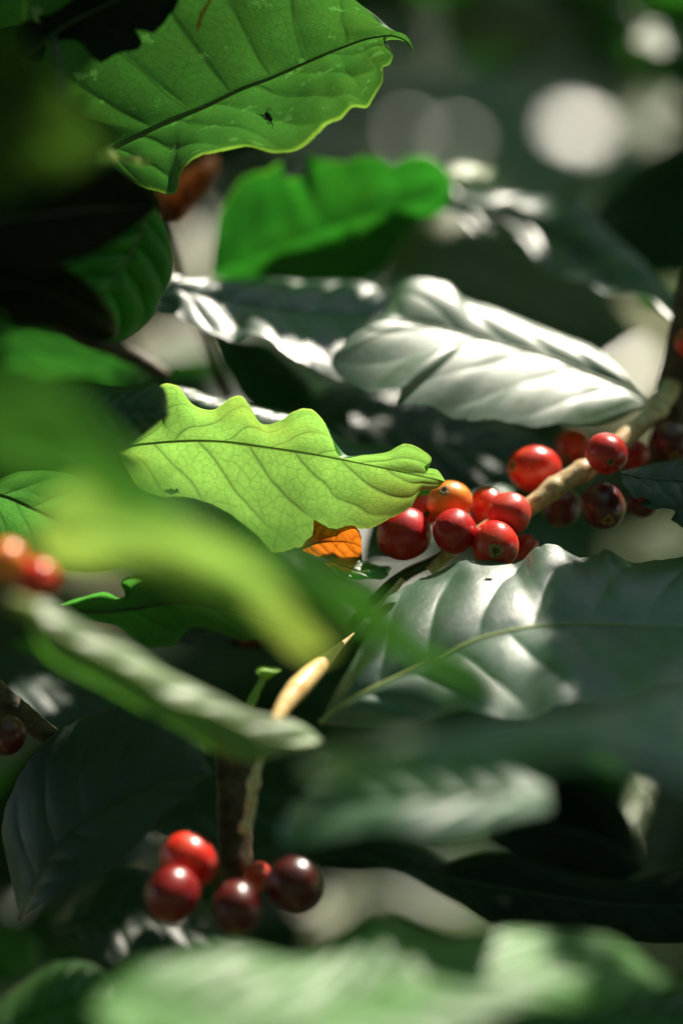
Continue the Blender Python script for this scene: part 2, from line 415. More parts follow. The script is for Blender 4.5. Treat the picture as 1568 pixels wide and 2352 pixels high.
leaf('rim_leaf', 'white glinting leaf right behind the scalloped top edge of the bright yellow-green leaf',
     [[(360,905),(400,886),(440,893),(490,912),(540,920),(600,934),(660,948),(720,962),(780,1000),(830,1014),(900,1024),(960,1060)],
      [(360,915),(440,940),(540,965),(660,995),(780,1040),(900,1065),(960,1070)],
      [(360,925),(440,990),(540,1020),(660,1050),(780,1090),(900,1090),(960,1080)]],
     [-1, 0, 1], [[.815,.818,.822,.826,.826],[.812,.811,.813,.817,.822],[.808,.802,.804,.81,.818]], base=(.05,.09,.05), trans=(.03,.09,.015), rough=.38, spec=1.0, seed=245, group=G_GLOSS, rib=RIB_DARK, quilt=.0004, ruffle=.0004)
leaf('left_edge_leaf', 'finely veined green leaf cut by the left edge, behind the blurred near leaves',
     [[(-90,1130),(0,1112),(40,1094),(95,1086),(170,1092),(260,1140),(330,1300)],
      [(-90,1130),(0,1137),(80,1170),(200,1230),(330,1300)],
      [(-90,1130),(-30,1220),(60,1280),(200,1310),(330,1300)]],
     [-1, 0, 1], [[.77,.77,.77],[.775,.775,.775],[.785,.785,.78]], trans=(0.045,0.15,0.022), seed=11, group=G_BACK, nv=6, va=1.0, vein=0.6, rough=0.5, spec=.25)
leaf('right_leaf', 'broad dark leathery leaf below the cherry cluster, half sunlit and half in blue shade',
     [[(735,1662),(790,1560),(850,1440),(893,1368),(925,1342),(959,1320),(1010,1300),(1064,1285),(1100,1290),(1140,1296),(1180,1300),(1205,1283),(1222,1262),(1245,1248),(1280,1248),(1310,1262),(1334,1274),(1365,1270),(1390,1254),(1420,1262),(1450,1274),(1500,1266),(1568,1264),(1700,1290)],
      [(735,1662),(784,1622),(870,1576),(934,1546),(1000,1516),(1084,1474),(1180,1448),(1240,1438),(1320,1434),(1450,1436),(1568,1440),(1700,1450)],
      [(735,1662),(800,1668),(880,1660),(960,1648),(1034,1640),(1100,1640),(1170,1648),(1230,1645),(1290,1620),(1370,1608),(1450,1600),(1568,1585),(1700,1570)]],
     [-1, 0, 1], [[.742,.764,.778,.782,.785,.79],[.742,.745,.748,.752,.755],[.742,.728,.715,.715,.72]],
     base=(0.020,0.062,0.036), trans=(0.02,0.10,0.012), rough=0.42, spec=1.0, coat=.5, nv=8, va=1.0, vb=0.3, quilt=0.0011, arch=0.0025, ruffle=0.0016, seed=17, rib=RIB_PALE, group=G_GLOSS,
     nu=240, nvr=90, specks=0.9, vein=.4, holes=[(1120,1331,4.5,2.2)], rib_r=0.0008)
leaf('serrated_leaf', 'small dark leaf with a torn lower edge at the right side, beside the shaded cherries',
     [[(1424,1086),(1450,1075),(1483,1062),(1530,1056),(1580,1054),(1700,1080)],
      [(1424,1090),(1480,1100),(1560,1105),(1700,1130)],
      [(1424,1092),(1428,1110),(1440,1125),(1456,1144),(1475,1140),(1493,1155),(1475,1160),(1501,1168),(1520,1166),(1547,1171),(1556,1188),(1539,1192),(1552,1203),(1568,1216),(1620,1240),(1700,1180)]],
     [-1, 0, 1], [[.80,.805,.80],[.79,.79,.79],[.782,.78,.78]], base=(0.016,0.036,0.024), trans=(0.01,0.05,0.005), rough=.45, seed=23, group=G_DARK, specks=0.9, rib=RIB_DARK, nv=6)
leaf('bitten_leaf', 'chewed dark leaf with sunlit green patches under the blurred yellow-green leaf',
     [[(135,1391),(165,1377),(200,1368),(225,1362),(245,1361),(256,1366),(268,1373),(285,1372),(297,1365),(303,1352),(294,1342),(280,1336),(290,1328),(305,1322),(350,1322),(400,1328),(470,1342),(560,1385),(660,1440)],
      [(135,1391),(200,1405),(300,1400),(400,1385),(540,1405),(660,1440)],
      [(135,1391),(200,1425),(270,1440),(325,1476),(345,1483),(362,1480),(400,1470),(412,1452),(440,1436),(470,1440),(500,1452),(560,1470),(600,1468),(660,1440)]],
     [-1, 0, 1], [[.795,.795,.795],[.80,.80,.80],[.81,.81,.805]], base=(0.012,0.03,0.01), trans=(0.05,0.22,0.025), rough=.5, spec=.3, seed=29, group=G_BACK, rib=RIB_DARK, nv=6, va=1.2)
leaf('dry_piece', 'crisp orange-brown dead leaf fragment poking out beside the bright leaf',
     [[(690,1262),(706,1240),(722,1222),(718,1208),(722,1194),(735,1203),(750,1216),(762,1224),(785,1219),(800,1213),(816,1217),(829,1232)],
      [(690,1262),(720,1250),(760,1244),(795,1245),(830,1255)],
      [(690,1262),(705,1272),(735,1276),(770,1280),(800,1287),(815,1292),(829,1290),(831,1275)]],
     [-1, 0, 1], [[.788,.782,.780],[.789,.789,.789],[.792,.798,.80]], base=(0.10,0.04,0.01), trans=(0.42,0.125,0.008), rough=.6, spec=.2, seed=31, jag=.07, rib=RIB_DARK, nv=4, vein=.9, edge=(.5,.2,.02),
     cell=.006, quilt=.0008, rib_r=.0003, name='dry_leaf')
leaf('green_scrap', 'small chewed dark leaf with bright green flecks under the round red cherries',
     [[(745,1290),(790,1292),(840,1290),(880,1298),(900,1302),(892,1315)],[(745,1292),(800,1306),(850,1316),(892,1318)],[(745,1295),(770,1322),(810,1338),(850,1336),(880,1330),(892,1320)]],
     [-1,0,1], [[.80,.80,.80],[.795,.79,.79],[.785,.785,.785]], base=(0.012,0.035,0.01), trans=(0.06,0.38,0.03), seed=37, group=G_BACK, rib=RIB_DARK, nv=4)

# ------------------------------------------------------------------ upper left: shaded leaves against the light
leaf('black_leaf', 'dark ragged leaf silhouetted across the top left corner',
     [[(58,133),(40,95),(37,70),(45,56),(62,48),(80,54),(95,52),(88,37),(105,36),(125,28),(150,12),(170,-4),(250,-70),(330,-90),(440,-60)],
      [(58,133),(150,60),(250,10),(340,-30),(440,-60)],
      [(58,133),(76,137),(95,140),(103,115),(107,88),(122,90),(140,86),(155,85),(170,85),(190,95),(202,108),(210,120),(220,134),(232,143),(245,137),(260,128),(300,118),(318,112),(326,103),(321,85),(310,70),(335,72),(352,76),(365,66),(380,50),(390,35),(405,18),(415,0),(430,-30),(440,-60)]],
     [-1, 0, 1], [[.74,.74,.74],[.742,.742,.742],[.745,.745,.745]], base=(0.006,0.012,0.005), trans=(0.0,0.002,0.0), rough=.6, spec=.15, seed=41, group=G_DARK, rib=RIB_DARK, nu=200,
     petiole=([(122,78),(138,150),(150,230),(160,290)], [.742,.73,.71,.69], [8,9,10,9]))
leaf('corner_leaf', 'mid green leaf in the extreme top left corner, partly hidden by the dark ragged leaf',
     [[(-120,40),(-60,-60),(40,-90),(140,-80),(230,-60)],[(-120,40),(0,0),(120,-30),(230,-60)],[(-120,40),(-40,75),(5,64),(30,58),(90,60),(160,30),(230,-60)]],
     [-1, 0, 1], [[.79,.79],[.785,.785],[.785,.785]], trans=(0.07,0.34,0.03), seed=43, group=G_BACK, nv=6, rough=.5, spec=.3)
leaf('near_left_leaf', 'very blurred olive leaf nearest the lens at the upper left edge',
     [[(-200,60),(-60,60),(40,90),(110,170),(190,270),(255,350)],[(-200,220),(0,270),(130,320),(255,350)],[(-200,460),(0,470),(100,430),(180,390),(255,350)]],
     [-1, 0, 1], [[.555,.565],[.562,.572],[.58,.578]], base=(0.012,0.035,0.008), trans=(0.018,0.042,0.004), rough=.5, spec=.2, seed=47, group='blurred leaves close to the lens', nv=7)
leaf('pale_curl', 'pale curled leaf stub catching sun under the big translucent leaf',
     [[(228,345),(255,348),(285,362),(315,362),(348,372)],[(228,358),(260,366),(300,374),(348,374)],[(228,375),(260,386),(300,388),(330,382),(348,376)]],
     [-1, 0, 1], [[.735,.745,.75],[.725,.735,.745],[.715,.725,.74]], base=(0.20,0.24,0.07), trans=(0.3,0.4,0.05), rough=.35, seed=53, nv=3, rib=RIB_PALE, quilt=.0003, rib_r=.0004)
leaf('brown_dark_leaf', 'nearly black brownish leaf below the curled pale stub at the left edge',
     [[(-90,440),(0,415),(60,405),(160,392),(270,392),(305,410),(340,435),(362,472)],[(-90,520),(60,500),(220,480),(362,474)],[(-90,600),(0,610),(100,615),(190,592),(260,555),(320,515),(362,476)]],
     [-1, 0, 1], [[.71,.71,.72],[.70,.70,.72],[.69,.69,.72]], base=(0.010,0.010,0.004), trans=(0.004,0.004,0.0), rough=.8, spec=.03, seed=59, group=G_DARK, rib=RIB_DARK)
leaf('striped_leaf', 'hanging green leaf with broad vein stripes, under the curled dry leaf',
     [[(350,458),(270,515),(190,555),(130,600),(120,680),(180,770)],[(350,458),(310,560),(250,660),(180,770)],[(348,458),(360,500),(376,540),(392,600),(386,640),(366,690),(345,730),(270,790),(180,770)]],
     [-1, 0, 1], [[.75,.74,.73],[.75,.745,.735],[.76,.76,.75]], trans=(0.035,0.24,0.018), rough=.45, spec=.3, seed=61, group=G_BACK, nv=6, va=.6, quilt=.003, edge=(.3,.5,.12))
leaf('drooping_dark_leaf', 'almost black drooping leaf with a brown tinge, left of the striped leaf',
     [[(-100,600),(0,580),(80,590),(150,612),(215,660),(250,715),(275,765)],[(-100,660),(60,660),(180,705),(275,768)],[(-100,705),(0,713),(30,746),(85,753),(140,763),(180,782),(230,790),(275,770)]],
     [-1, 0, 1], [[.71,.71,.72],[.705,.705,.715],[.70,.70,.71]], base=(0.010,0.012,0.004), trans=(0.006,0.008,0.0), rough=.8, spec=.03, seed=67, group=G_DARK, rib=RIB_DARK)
leaf('far_left_leaf', 'blurred mid green leaf with pale sun spots behind the drooping dark leaf',
     [[(-120,760),(0,735),(100,745),(200,755),(290,800),(340,880)],[(-120,800),(60,800),(200,830),(340,885)],[(-120,880),(40,890),(160,880),(260,890),(340,890)]],
     [-1, 0, 1], [[.91,.90],[.925,.92],[.95,.95]], trans=(0.012, 0.07, 0.007), rough=.4, seed=71, group=G_BACK, nv=6, quilt=.002)
leaf('dark_wedge_leaf', 'dark green shaded leaf left of the top corner of the bright yellow-green leaf',
     [[(90,910),(180,880),(280,885),(372,890),(388,945)],[(90,950),(200,940),(300,940),(388,950)],[(90,1000),(180,1040),(260,1045),(330,1000),(388,955)]],
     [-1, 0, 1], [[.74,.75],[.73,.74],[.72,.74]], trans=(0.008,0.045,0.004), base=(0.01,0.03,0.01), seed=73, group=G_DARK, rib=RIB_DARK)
leaf('curled_dry_leaf', 'curled dry brown leaf hanging under the big translucent leaf',
     [[(385,516),(365,485),(360,455),(380,438),(420,405),(450,380),(470,360)],[(385,516),(405,470),(445,415),(490,362)],[(385,516),(425,500),(465,465),(490,420),(500,390),(506,362)]],
     [-1, 0, 1], [[.89,.885,.885],[.92,.925,.92],[.89,.89,.89]], base=(0.30,0.15,0.08), trans=(0.05,0.015,0.004), rough=.5, seed=79, rib=RIB_DARK, nv=5, quilt=.001, name='dry_leaf')

# ------------------------------------------------------------------ middle ground
leaf('mid_leaf', 'blurred deep green leaf with a notched upper edge in the middle of the upper half',
     [[(486,625),(490,585),(495,550),(505,500),(520,465),(542,430),(565,405),(590,397),(615,392),(632,374),(648,370),(660,388),(672,402),(692,397),(690,370),(702,354),(750,364),(784,372),(834,362),(869,368),(899,382),(934,364),(969,361),(1004,375),(1026,402),(1040,440)],
      [(486,628),(650,560),(800,510),(930,470),(1040,443)],
      [(486,632),(560,665),(700,675),(830,645),(899,578),(924,542),(949,507),(1004,482),(1036,464),(1040,446)]],
     [-1, 0, 1], [[.895,.89,.89,.89],[.895,.90,.90,.895],[.90,.915,.92,.90]], trans=(0.014,0.12,0.008), base=(.01,.04,.012), rough=.5, spec=.25, seed=83, group=G_BACK, nv=7, vein=.35, rib=None, edge=(.08,.26,.012), ruffle=.002)
leaf('blue_leaf', 'blue-grey glossy leaf with bright glints along its wavy edge, left of the white gleaming leaf',
     [[(328,686),(348,664),(372,652),(395,640),(430,643),(460,633),(500,628),(600,636),(700,636),(820,650),(960,700)],
      [(328,687),(420,682),(560,700),(700,716),(850,725),(960,745)],
      [(328,690),(370,705),(417,702),(432,728),(465,758),(500,774),(540,788),(575,774),(605,784),(635,818),(665,838),(705,848),(750,858),(784,868),(860,850),(960,800)]],
     [-1, 0, 1], [[.845,.865,.885,.885],[.84,.847,.855,.86],[.835,.827,.825,.835]], base=(0.018,0.045,0.032), trans=(0.01,0.05,0.006), rough=.38, spec=1.0, coat=.6, seed=89, group=G_GLOSS, nv=7, quilt=.0013, arch=.003, ruffle=.002, rib=RIB_DARK)
leaf('gleaming_leaf', 'white gleaming leaf with strong sun glare on both folded halves above the red cherries',
     [[(1506,930),(1482,908),(1459,890),(1424,846),(1359,796),(1284,766),(1209,738),(1134,706),(1064,678),(1034,650),(994,640),(924,650),(904,680),(884,716),(862,745)],
      [(1506,934),(1434,893),(1359,863),(1284,829),(1184,799),(1084,774),(994,750),(924,739),(884,734),(855,748)],
      [(1506,938),(1469,940),(1434,958),(1384,973),(1334,977),(1284,975),(1240,983),(1209,983),(1170,972),(1134,963),(1084,965),(1034,958),(984,933),(945,930),(909,923),(914,908),(919,898),(880,896),(844,900),(814,888),(784,868),(760,838),(765,815),(784,796),(799,778),(834,753),(852,748)]],
     [-1, 0, 1], [[.838,.848,.851,.850,.843],[.838,.838,.838,.836,.833],[.838,.819,.815,.816,.830]],
     base=(0.045,0.09,0.05), trans=(0.02,0.07,0.008), rough=.42, spec=1.0, seed=97, group=G_GLOSS, nv=6, va=1.2, vb=.3, quilt=.0004, arch=.0018, ruffle=.0004, rib=RIB_GREEN, rib_r=.0007, nu=200, nvr=80, bump=.05)
leaf('right_top_leaf', 'blurred leaf with a long white rimmed edge, above the gleaming leaf',
     [[(1008,478),(1012,440),(1030,410),(1060,430),(1120,430),(1179,440),(1259,455),(1359,500),(1450,570),(1540,660),(1640,780)],
      [(1008,480),(1080,490),(1180,510),(1290,570),(1400,640),(1520,720),(1640,785)],
      [(1008,484),(1064,507),(1104,537),(1184,552),(1219,585),(1284,613),(1334,643),(1384,678),(1459,705),(1509,735),(1568,756),(1640,790)]],
     [-1, 0, 1], [[.945,.935,.905,.865],[.937,.922,.89,.85],[.93,.908,.875,.84]], base=(0.02,0.05,0.035), trans=(0.015,0.06,0.006), rough=.38, spec=1.0, coat=.6, seed=101, group=G_GLOSS, nv=8, quilt=.002, rib=RIB_DARK, ruffle=.002)
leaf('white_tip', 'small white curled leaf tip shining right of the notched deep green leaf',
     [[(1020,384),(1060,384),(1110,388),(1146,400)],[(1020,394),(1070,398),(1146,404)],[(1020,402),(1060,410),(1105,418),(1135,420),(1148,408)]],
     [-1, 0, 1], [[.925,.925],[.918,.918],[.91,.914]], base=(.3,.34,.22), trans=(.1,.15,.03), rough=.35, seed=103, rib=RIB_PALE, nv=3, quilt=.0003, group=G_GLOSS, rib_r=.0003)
leaf('behind_leaf', 'dull olive and dark green shaded leaf between the notched leaf and white rimmed leaf',
     [[(870,640),(900,570),(950,510),(1010,485),(1100,500),(1250,590),(1400,690),(1460,760)],[(870,640),(1000,590),(1150,620),(1300,690),(1460,765)],[(870,640),(980,650),(1090,700),(1240,770),(1370,820),(1460,770)]],
     [-1, 0, 1], [[1.02,1.03,1.02],[1.0,1.0,1.0],[.98,.97,.98]], base=(0.07,0.08,0.035), trans=(0.012,0.06,0.004), rough=.5, spec=.2, seed=107, group=G_DARK, rib=RIB_DARK)
leaf('shade_right_leaf', 'blurred dark green leaf at the right edge under the big pale light disc',
     [[(1240,520),(1320,440),(1420,390),(1500,350),(1600,310),(1720,300)],[(1240,520),(1400,480),(1560,460),(1720,450)],[(1240,520),(1360,570),(1500,620),(1600,640),(1720,600)]],
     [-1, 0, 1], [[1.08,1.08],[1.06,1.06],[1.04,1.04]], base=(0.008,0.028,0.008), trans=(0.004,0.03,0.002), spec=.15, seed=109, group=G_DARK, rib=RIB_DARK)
leaf('deep_green_leaf', 'small deep green leaf hanging under the blue-grey leaf',
     [[(480,760),(540,780),(600,790),(660,840),(720,900)],[(480,765),(560,820),(640,880),(720,915)],[(480,768),(505,830),(530,870),(560,920),(620,960),(720,930)]],
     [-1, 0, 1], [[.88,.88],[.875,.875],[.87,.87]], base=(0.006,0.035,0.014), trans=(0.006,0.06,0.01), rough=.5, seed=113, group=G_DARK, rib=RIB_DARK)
leaf('teal_leaf', 'dark teal leaf in shade under the gleaming white leaf',
     [[(640,960),(760,900),(880,895),(1000,940),(1150,985),(1280,1010),(1400,1060)],[(640,960),(850,980),(1050,1030),(1220,1060),(1400,1065)],[(640,960),(780,1060),(930,1090),(1080,1115),(1250,1110),(1400,1070)]],
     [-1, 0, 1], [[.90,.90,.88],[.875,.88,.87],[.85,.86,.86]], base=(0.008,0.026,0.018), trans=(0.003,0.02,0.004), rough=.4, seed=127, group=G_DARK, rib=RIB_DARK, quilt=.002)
leaf('pale_rim_leaf', 'pale green leaf edge showing between the orange cherry and the oval cherry',
     [[(930,1180),(985,1150),(1060,1135),(1110,1115),(1150,1110),(1178,1125)],[(930,1200),(1020,1180),(1110,1160),(1178,1140)],[(930,1240),(1020,1240),(1110,1220),(1178,1160)]],
     [-1, 0, 1], [[.85,.85],[.84,.84],[.825,.825]], base=(0.05,0.09,0.06), trans=(0.05,0.14,0.02), rough=.38, spec=.7, seed=131, group=G_GLOSS, rib=RIB_DARK)
leaf('grey_back_leaf', 'grey-green shaded leaf behind the round dark red cherries on the left of the cluster',
     [[(840,1250),(850,1200),(880,1160),(940,1140),(1000,1150)],[(840,1260),(900,1220),(950,1200),(1000,1180)],[(840,1290),(890,1290),(950,1270),(1000,1210)]],
     [-1, 0, 1], [[.86,.86],[.85,.85],[.835,.835]], base=(0.05,0.075,0.065), trans=(0.02,0.06,0.01), rough=.4, spec=.7, seed=137, group=G_GLOSS, rib=RIB_DARK)
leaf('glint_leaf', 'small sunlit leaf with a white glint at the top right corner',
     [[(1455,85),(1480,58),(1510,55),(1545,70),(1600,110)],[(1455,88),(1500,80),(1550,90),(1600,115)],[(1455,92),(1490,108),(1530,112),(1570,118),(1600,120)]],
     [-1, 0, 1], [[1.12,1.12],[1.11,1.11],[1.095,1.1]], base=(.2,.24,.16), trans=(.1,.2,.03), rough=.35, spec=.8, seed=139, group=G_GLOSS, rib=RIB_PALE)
leaf('corner_green_leaf', 'small blurred green leaf on black shade near the top right corner',
     [[(1370,60),(1410,25),(1450,25),(1490,60)],[(1370,62),(1430,55),(1490,62)],[(1370,64),(1410,85),(1450,85),(1490,66)]],
     [-1, 0, 1], [[1.12,1.12],[1.12,1.12],[1.12,1.12]], trans=(0.012,0.10,0.008), seed=149, group=G_BACK, rib=None)
leaf('olive_far_leaf', 'large pale olive leaf far out of focus at the upper right',
     [[(1440,250),(1440,140),(1500,90),(1600,90),(1760,260)],[(1440,255),(1500,200),(1600,220),(1760,300)],[(1440,262),(1500,340),(1560,380),(1640,380),(1760,320)]],
     [-1, 0, 1], [[1.75,1.75],[1.7,1.7],[1.64,1.64]], base=(0.09, 0.12, 0.05), trans=(0.06, 0.10, 0.02), rough=.5, seed=151, rib=RIB_PALE, quilt=.003)

# ------------------------------------------------------------------ close to the lens
G_NEAR = 'blurred leaves close to the lens'
leaf('front_leaf', 'very blurred deep green leaf sweeping diagonally from the left edge across the middle',
     [[(-170,900),(0,865),(110,895),(200,965),(290,1055),(400,1122),(500,1178),(600,1230),(720,1305),(850,1370),(950,1440),(1050,1500),(1165,1592)],
      [(-170,965),(100,1000),(300,1115),(500,1218),(700,1325),(900,1455),(1165,1592)],
      [(-170,1050),(0,1062),(120,1080),(250,1145),(400,1215),(520,1265),(640,1320),(760,1410),(850,1475),(950,1540),(1060,1582),(1165,1594)]],
     [-1, 0, 1], [[.49,.51,.545,.60],[.50,.52,.555,.60],[.51,.53,.56,.60]], base=(.02,.07,.012), trans=(0.024,0.09,0.009), rough=.45, spec=.25, seed=157, group=G_NEAR, nv=7, vein=.4, brown=.12, ruffle=.002)  # its shade is put into the dark translucency; glow_leaf takes the lit half
leaf('glow_leaf', 'very blurred bright yellow-green leaf just under the diagonal deep green one',
     [[(80,1222),(110,1165),(170,1125),(260,1125),(390,1190),(500,1250),(620,1310),(720,1390),(772,1482)],
      [(80,1226),(200,1220),(400,1275),(570,1350),(690,1430),(772,1485)],
      [(80,1230),(95,1275),(150,1300),(300,1318),(420,1346),(530,1396),(620,1452),(680,1490),(735,1500),(772,1488)]],
     [-1, 0, 1], [[.565,.55,.545],[.57,.565,.555],[.58,.58,.565]], base=(.03,.08,.012), trans=(0.165,0.285,0.045), rough=.45, spec=.3, seed=158, group=G_NEAR, nv=6, vein=.5, brown=.15, ruffle=.002)
leaf('edge_on_leaf', 'long blurred leaf seen edge-on with a pale shining top, ending at the pruned twig',
     [[(55,1385),(100,1378),(150,1400),(250,1462),(330,1508),(400,1550),(480,1590),(560,1622),(640,1648),(700,1672),(740,1700)],
      [(55,1395),(110,1436),(180,1480),(260,1520),(330,1560),(380,1605),(480,1635),(560,1675),(640,1705),(700,1712),(740,1702)],
      [(55,1405),(100,1490),(180,1545),(260,1585),(330,1625),(400,1670),(480,1715),(560,1745),(620,1740),(680,1722),(740,1704)]],
     [-1, 0, 1], [[.646,.661,.681,.706],[.635,.65,.67,.70],[.645,.66,.68,.70]], base=(.13,.18,.09), trans=(0.04,0.14,0.008), rough=.42, spec=1.0, seed=163, group=G_NEAR, nv=7, quilt=.0012, arch=.001, rib=RIB_PALE,
     petiole=([(30,1380),(55,1392),(95,1420)], [.625,.632,.64], [16,20,12]))
leaf('near_right_leaf', 'blurred grey-green leaf along the right edge below the dark leathery leaf',
     [[(700,1745),(820,1710),(950,1690),(1100,1670),(1240,1635),(1400,1600),(1568,1560),(1750,1540)],[(700,1760),(900,1750),(1120,1735),(1350,1690),(1568,1680),(1750,1700)],[(700,1770),(850,1810),(1000,1815),(1150,1800),(1280,1755),(1420,1750),(1568,1800),(1750,1850)]],
     [-1, 0, 1], [[.58,.57,.57,.57],[.56,.55,.545,.545],[.545,.53,.525,.525]], base=(.02,.065,.026), trans=(0.012,0.09,0.006), rough=.4, spec=1., coat=.5, seed=167, group=G_NEAR, nv=8, quilt=.002)
leaf('ragged_grey_leaf', 'blurred ragged blue-green leaf right of the upright dark stem',
     [[(1260,1800),(1150,1760),(1000,1745),(860,1750),(760,1775),(715,1805),(690,1835),(668,1845),(662,1860)],[(1260,1830),(1050,1830),(850,1850),(662,1862)],[(1260,1860),(1130,1900),(1000,1915),(880,1905),(780,1920),(700,1935),(650,1935),(640,1905),(662,1866)]],
     [-1, 0, 1], [[.655,.665,.675],[.637,.645,.665],[.62,.627,.655]], base=(.022,.07,.036), trans=(0.012,0.09,0.007), rough=.4, spec=1., coat=.5, seed=173, group=G_NEAR, nv=7, quilt=.0009)
leaf('dim_low_leaf', 'broad dark leaf with faint sheen and orange sunlit rim, above the bright red cherry',
     [[(45,2115),(22,2000),(6,1890),(38,1800),(75,1742),(130,1690),(220,1640),(330,1608),(420,1650),(492,1774)],
      [(45,2115),(120,1960),(230,1860),(350,1800),(492,1775)],
      [(45,2115),(100,2085),(180,2035),(250,1990),(300,1950),(345,1907),(375,1868),(410,1845),(430,1827),(470,1790),(492,1776)]],
     [-1, 0, 1], [[.765,.77,.77,.752],[.757,.755,.752,.75],[.745,.74,.742,.748]], base=(.010,.024,.014), trans=(0.006,0.03,0.003), rough=.46, spec=.6, seed=179, group=G_DARK, nv=7, quilt=.0005, rib=RIB_DARK, edge=(.10,.05,.008), specks=.7, nu=200)  # orange margin tint puts the rim's sunlight into the colour
leaf('bottom_right_leaf', 'broad blurred pale green leaf with shining folds sweeping along the bottom of the view',
     [[(215,2300),(260,2258),(320,2212),(390,2184),(465,2168),(540,2170),(610,2195),(690,2205),(760,2180),(829,2139),(855,2116),(909,2114),(984,2137),(1034,2149),(1154,2151),(1280,2155),(1359,2164),(1440,2190),(1500,2225),(1545,2245)],
      [(215,2310),(450,2320),(760,2310),(930,2255),(1100,2240),(1300,2235),(1450,2235),(1545,2248)],
      [(215,2330),(360,2440),(600,2500),(800,2480),(1000,2420),(1130,2335),(1250,2300),(1380,2290),(1480,2270),(1545,2252)]],
     [-1, 0, 1], [[.60,.612,.630,.640,.655],[.585,.590,.605,.618,.645],[.565,.560,.580,.600,.632]], base=(.055,.15,.035), trans=(0.07,0.19,0.02), rough=.46, spec=.55, seed=181, group=G_NEAR, nv=11, va=1.8, quilt=.0019, arch=.002, ruffle=.0012)
leaf('bottom_corner_leaf', 'dark green blurred leaf in the lower left corner beside the pale green ones',
     [[(-60,2360),(40,2260),(130,2200),(220,2210),(290,2290)],[(-60,2400),(80,2330),(200,2290),(290,2300)],[(-60,2460),(100,2440),(220,2390),(290,2310)]],
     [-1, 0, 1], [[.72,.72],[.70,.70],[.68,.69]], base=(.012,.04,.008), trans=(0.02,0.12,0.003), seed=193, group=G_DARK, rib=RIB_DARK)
leaf('bottom_edge_leaf', 'dark green leaf under the large folded one at the bottom right edge',
     [[(1000,2420),(1120,2350),(1250,2300),(1400,2270),(1520,2240),(1700,2230)],[(1000,2430),(1250,2370),(1450,2330),(1700,2300)],[(1000,2480),(1300,2480),(1500,2440),(1700,2380)]],
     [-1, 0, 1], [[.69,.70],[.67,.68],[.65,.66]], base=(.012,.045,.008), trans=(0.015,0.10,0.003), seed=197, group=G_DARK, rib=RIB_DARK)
leaf('slant_leaf', 'dark slanting leaf with a thin pale tip behind the lowest cherries',
     [[(700,1940),(800,1925),(950,1940),(1070,2020),(1165,2150)],[(700,1960),(850,1970),(1000,2020),(1165,2152)],[(700,1985),(820,2000),(900,2008),(1000,2042),(1080,2087),(1165,2154)]],
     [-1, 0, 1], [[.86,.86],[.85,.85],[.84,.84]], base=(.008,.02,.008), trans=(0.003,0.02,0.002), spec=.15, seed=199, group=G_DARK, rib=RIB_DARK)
leaf('low_mid_leaf', 'dark green leaf filling the shade behind the upright stem and lowest cherries',
     [[(330,1880),(420,1760),(560,1690),(680,1680),(760,1740)],[(330,1890),(480,1850),(620,1800),(760,1750)],[(330,1900),(460,1960),(600,1950),(700,1860),(760,1760)]],
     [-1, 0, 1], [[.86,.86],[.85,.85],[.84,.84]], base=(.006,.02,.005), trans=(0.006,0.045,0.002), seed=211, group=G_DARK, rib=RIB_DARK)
leaf('under_cherry_leaf', 'dim green leaf below the lowest cherries at left',
     [[(120,2120),(200,2030),(330,2000),(440,2060),(560,2160)],[(120,2130),(280,2100),(420,2120),(560,2165)],[(120,2150),(250,2210),(400,2220),(560,2175)]],
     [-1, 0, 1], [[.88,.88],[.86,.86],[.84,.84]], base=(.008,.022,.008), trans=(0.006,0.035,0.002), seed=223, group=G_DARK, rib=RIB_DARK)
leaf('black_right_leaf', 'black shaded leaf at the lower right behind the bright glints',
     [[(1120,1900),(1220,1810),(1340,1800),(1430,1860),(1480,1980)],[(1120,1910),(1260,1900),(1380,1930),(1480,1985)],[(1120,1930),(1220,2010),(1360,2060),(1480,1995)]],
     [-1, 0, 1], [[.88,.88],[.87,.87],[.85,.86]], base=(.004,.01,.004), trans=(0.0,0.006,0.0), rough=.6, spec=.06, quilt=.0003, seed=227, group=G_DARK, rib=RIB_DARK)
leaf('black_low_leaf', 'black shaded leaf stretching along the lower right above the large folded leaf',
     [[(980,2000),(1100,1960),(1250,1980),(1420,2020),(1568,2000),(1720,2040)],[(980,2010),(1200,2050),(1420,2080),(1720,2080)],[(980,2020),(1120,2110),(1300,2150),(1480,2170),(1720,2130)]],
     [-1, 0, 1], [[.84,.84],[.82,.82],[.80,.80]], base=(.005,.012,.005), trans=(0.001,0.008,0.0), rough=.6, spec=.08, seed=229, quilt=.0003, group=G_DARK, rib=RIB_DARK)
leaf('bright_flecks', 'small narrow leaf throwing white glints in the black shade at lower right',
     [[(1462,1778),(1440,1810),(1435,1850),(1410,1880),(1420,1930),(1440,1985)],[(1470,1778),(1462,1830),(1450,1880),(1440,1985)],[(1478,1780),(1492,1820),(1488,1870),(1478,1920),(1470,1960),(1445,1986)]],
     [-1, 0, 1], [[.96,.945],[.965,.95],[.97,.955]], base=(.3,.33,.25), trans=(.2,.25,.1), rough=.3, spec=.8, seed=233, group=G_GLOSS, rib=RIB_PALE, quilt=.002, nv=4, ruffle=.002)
leaf('left_mid_dark', 'dim grey-green leaf at the left edge under the edge-on leaf',
     [[(-120,1600),(0,1500),(120,1510),(260,1560),(380,1600)],[(-120,1610),(40,1570),(200,1590),(380,1605)],[(-120,1640),(60,1670),(220,1660),(380,1615)]],
     [-1, 0, 1], [[.90,.90],[.87,.87],[.85,.86]], base=(.02,.04,.03), trans=(0.004,0.02,0.003), rough=.42, spec=.5, seed=239, group=G_DARK, rib=RIB_DARK)
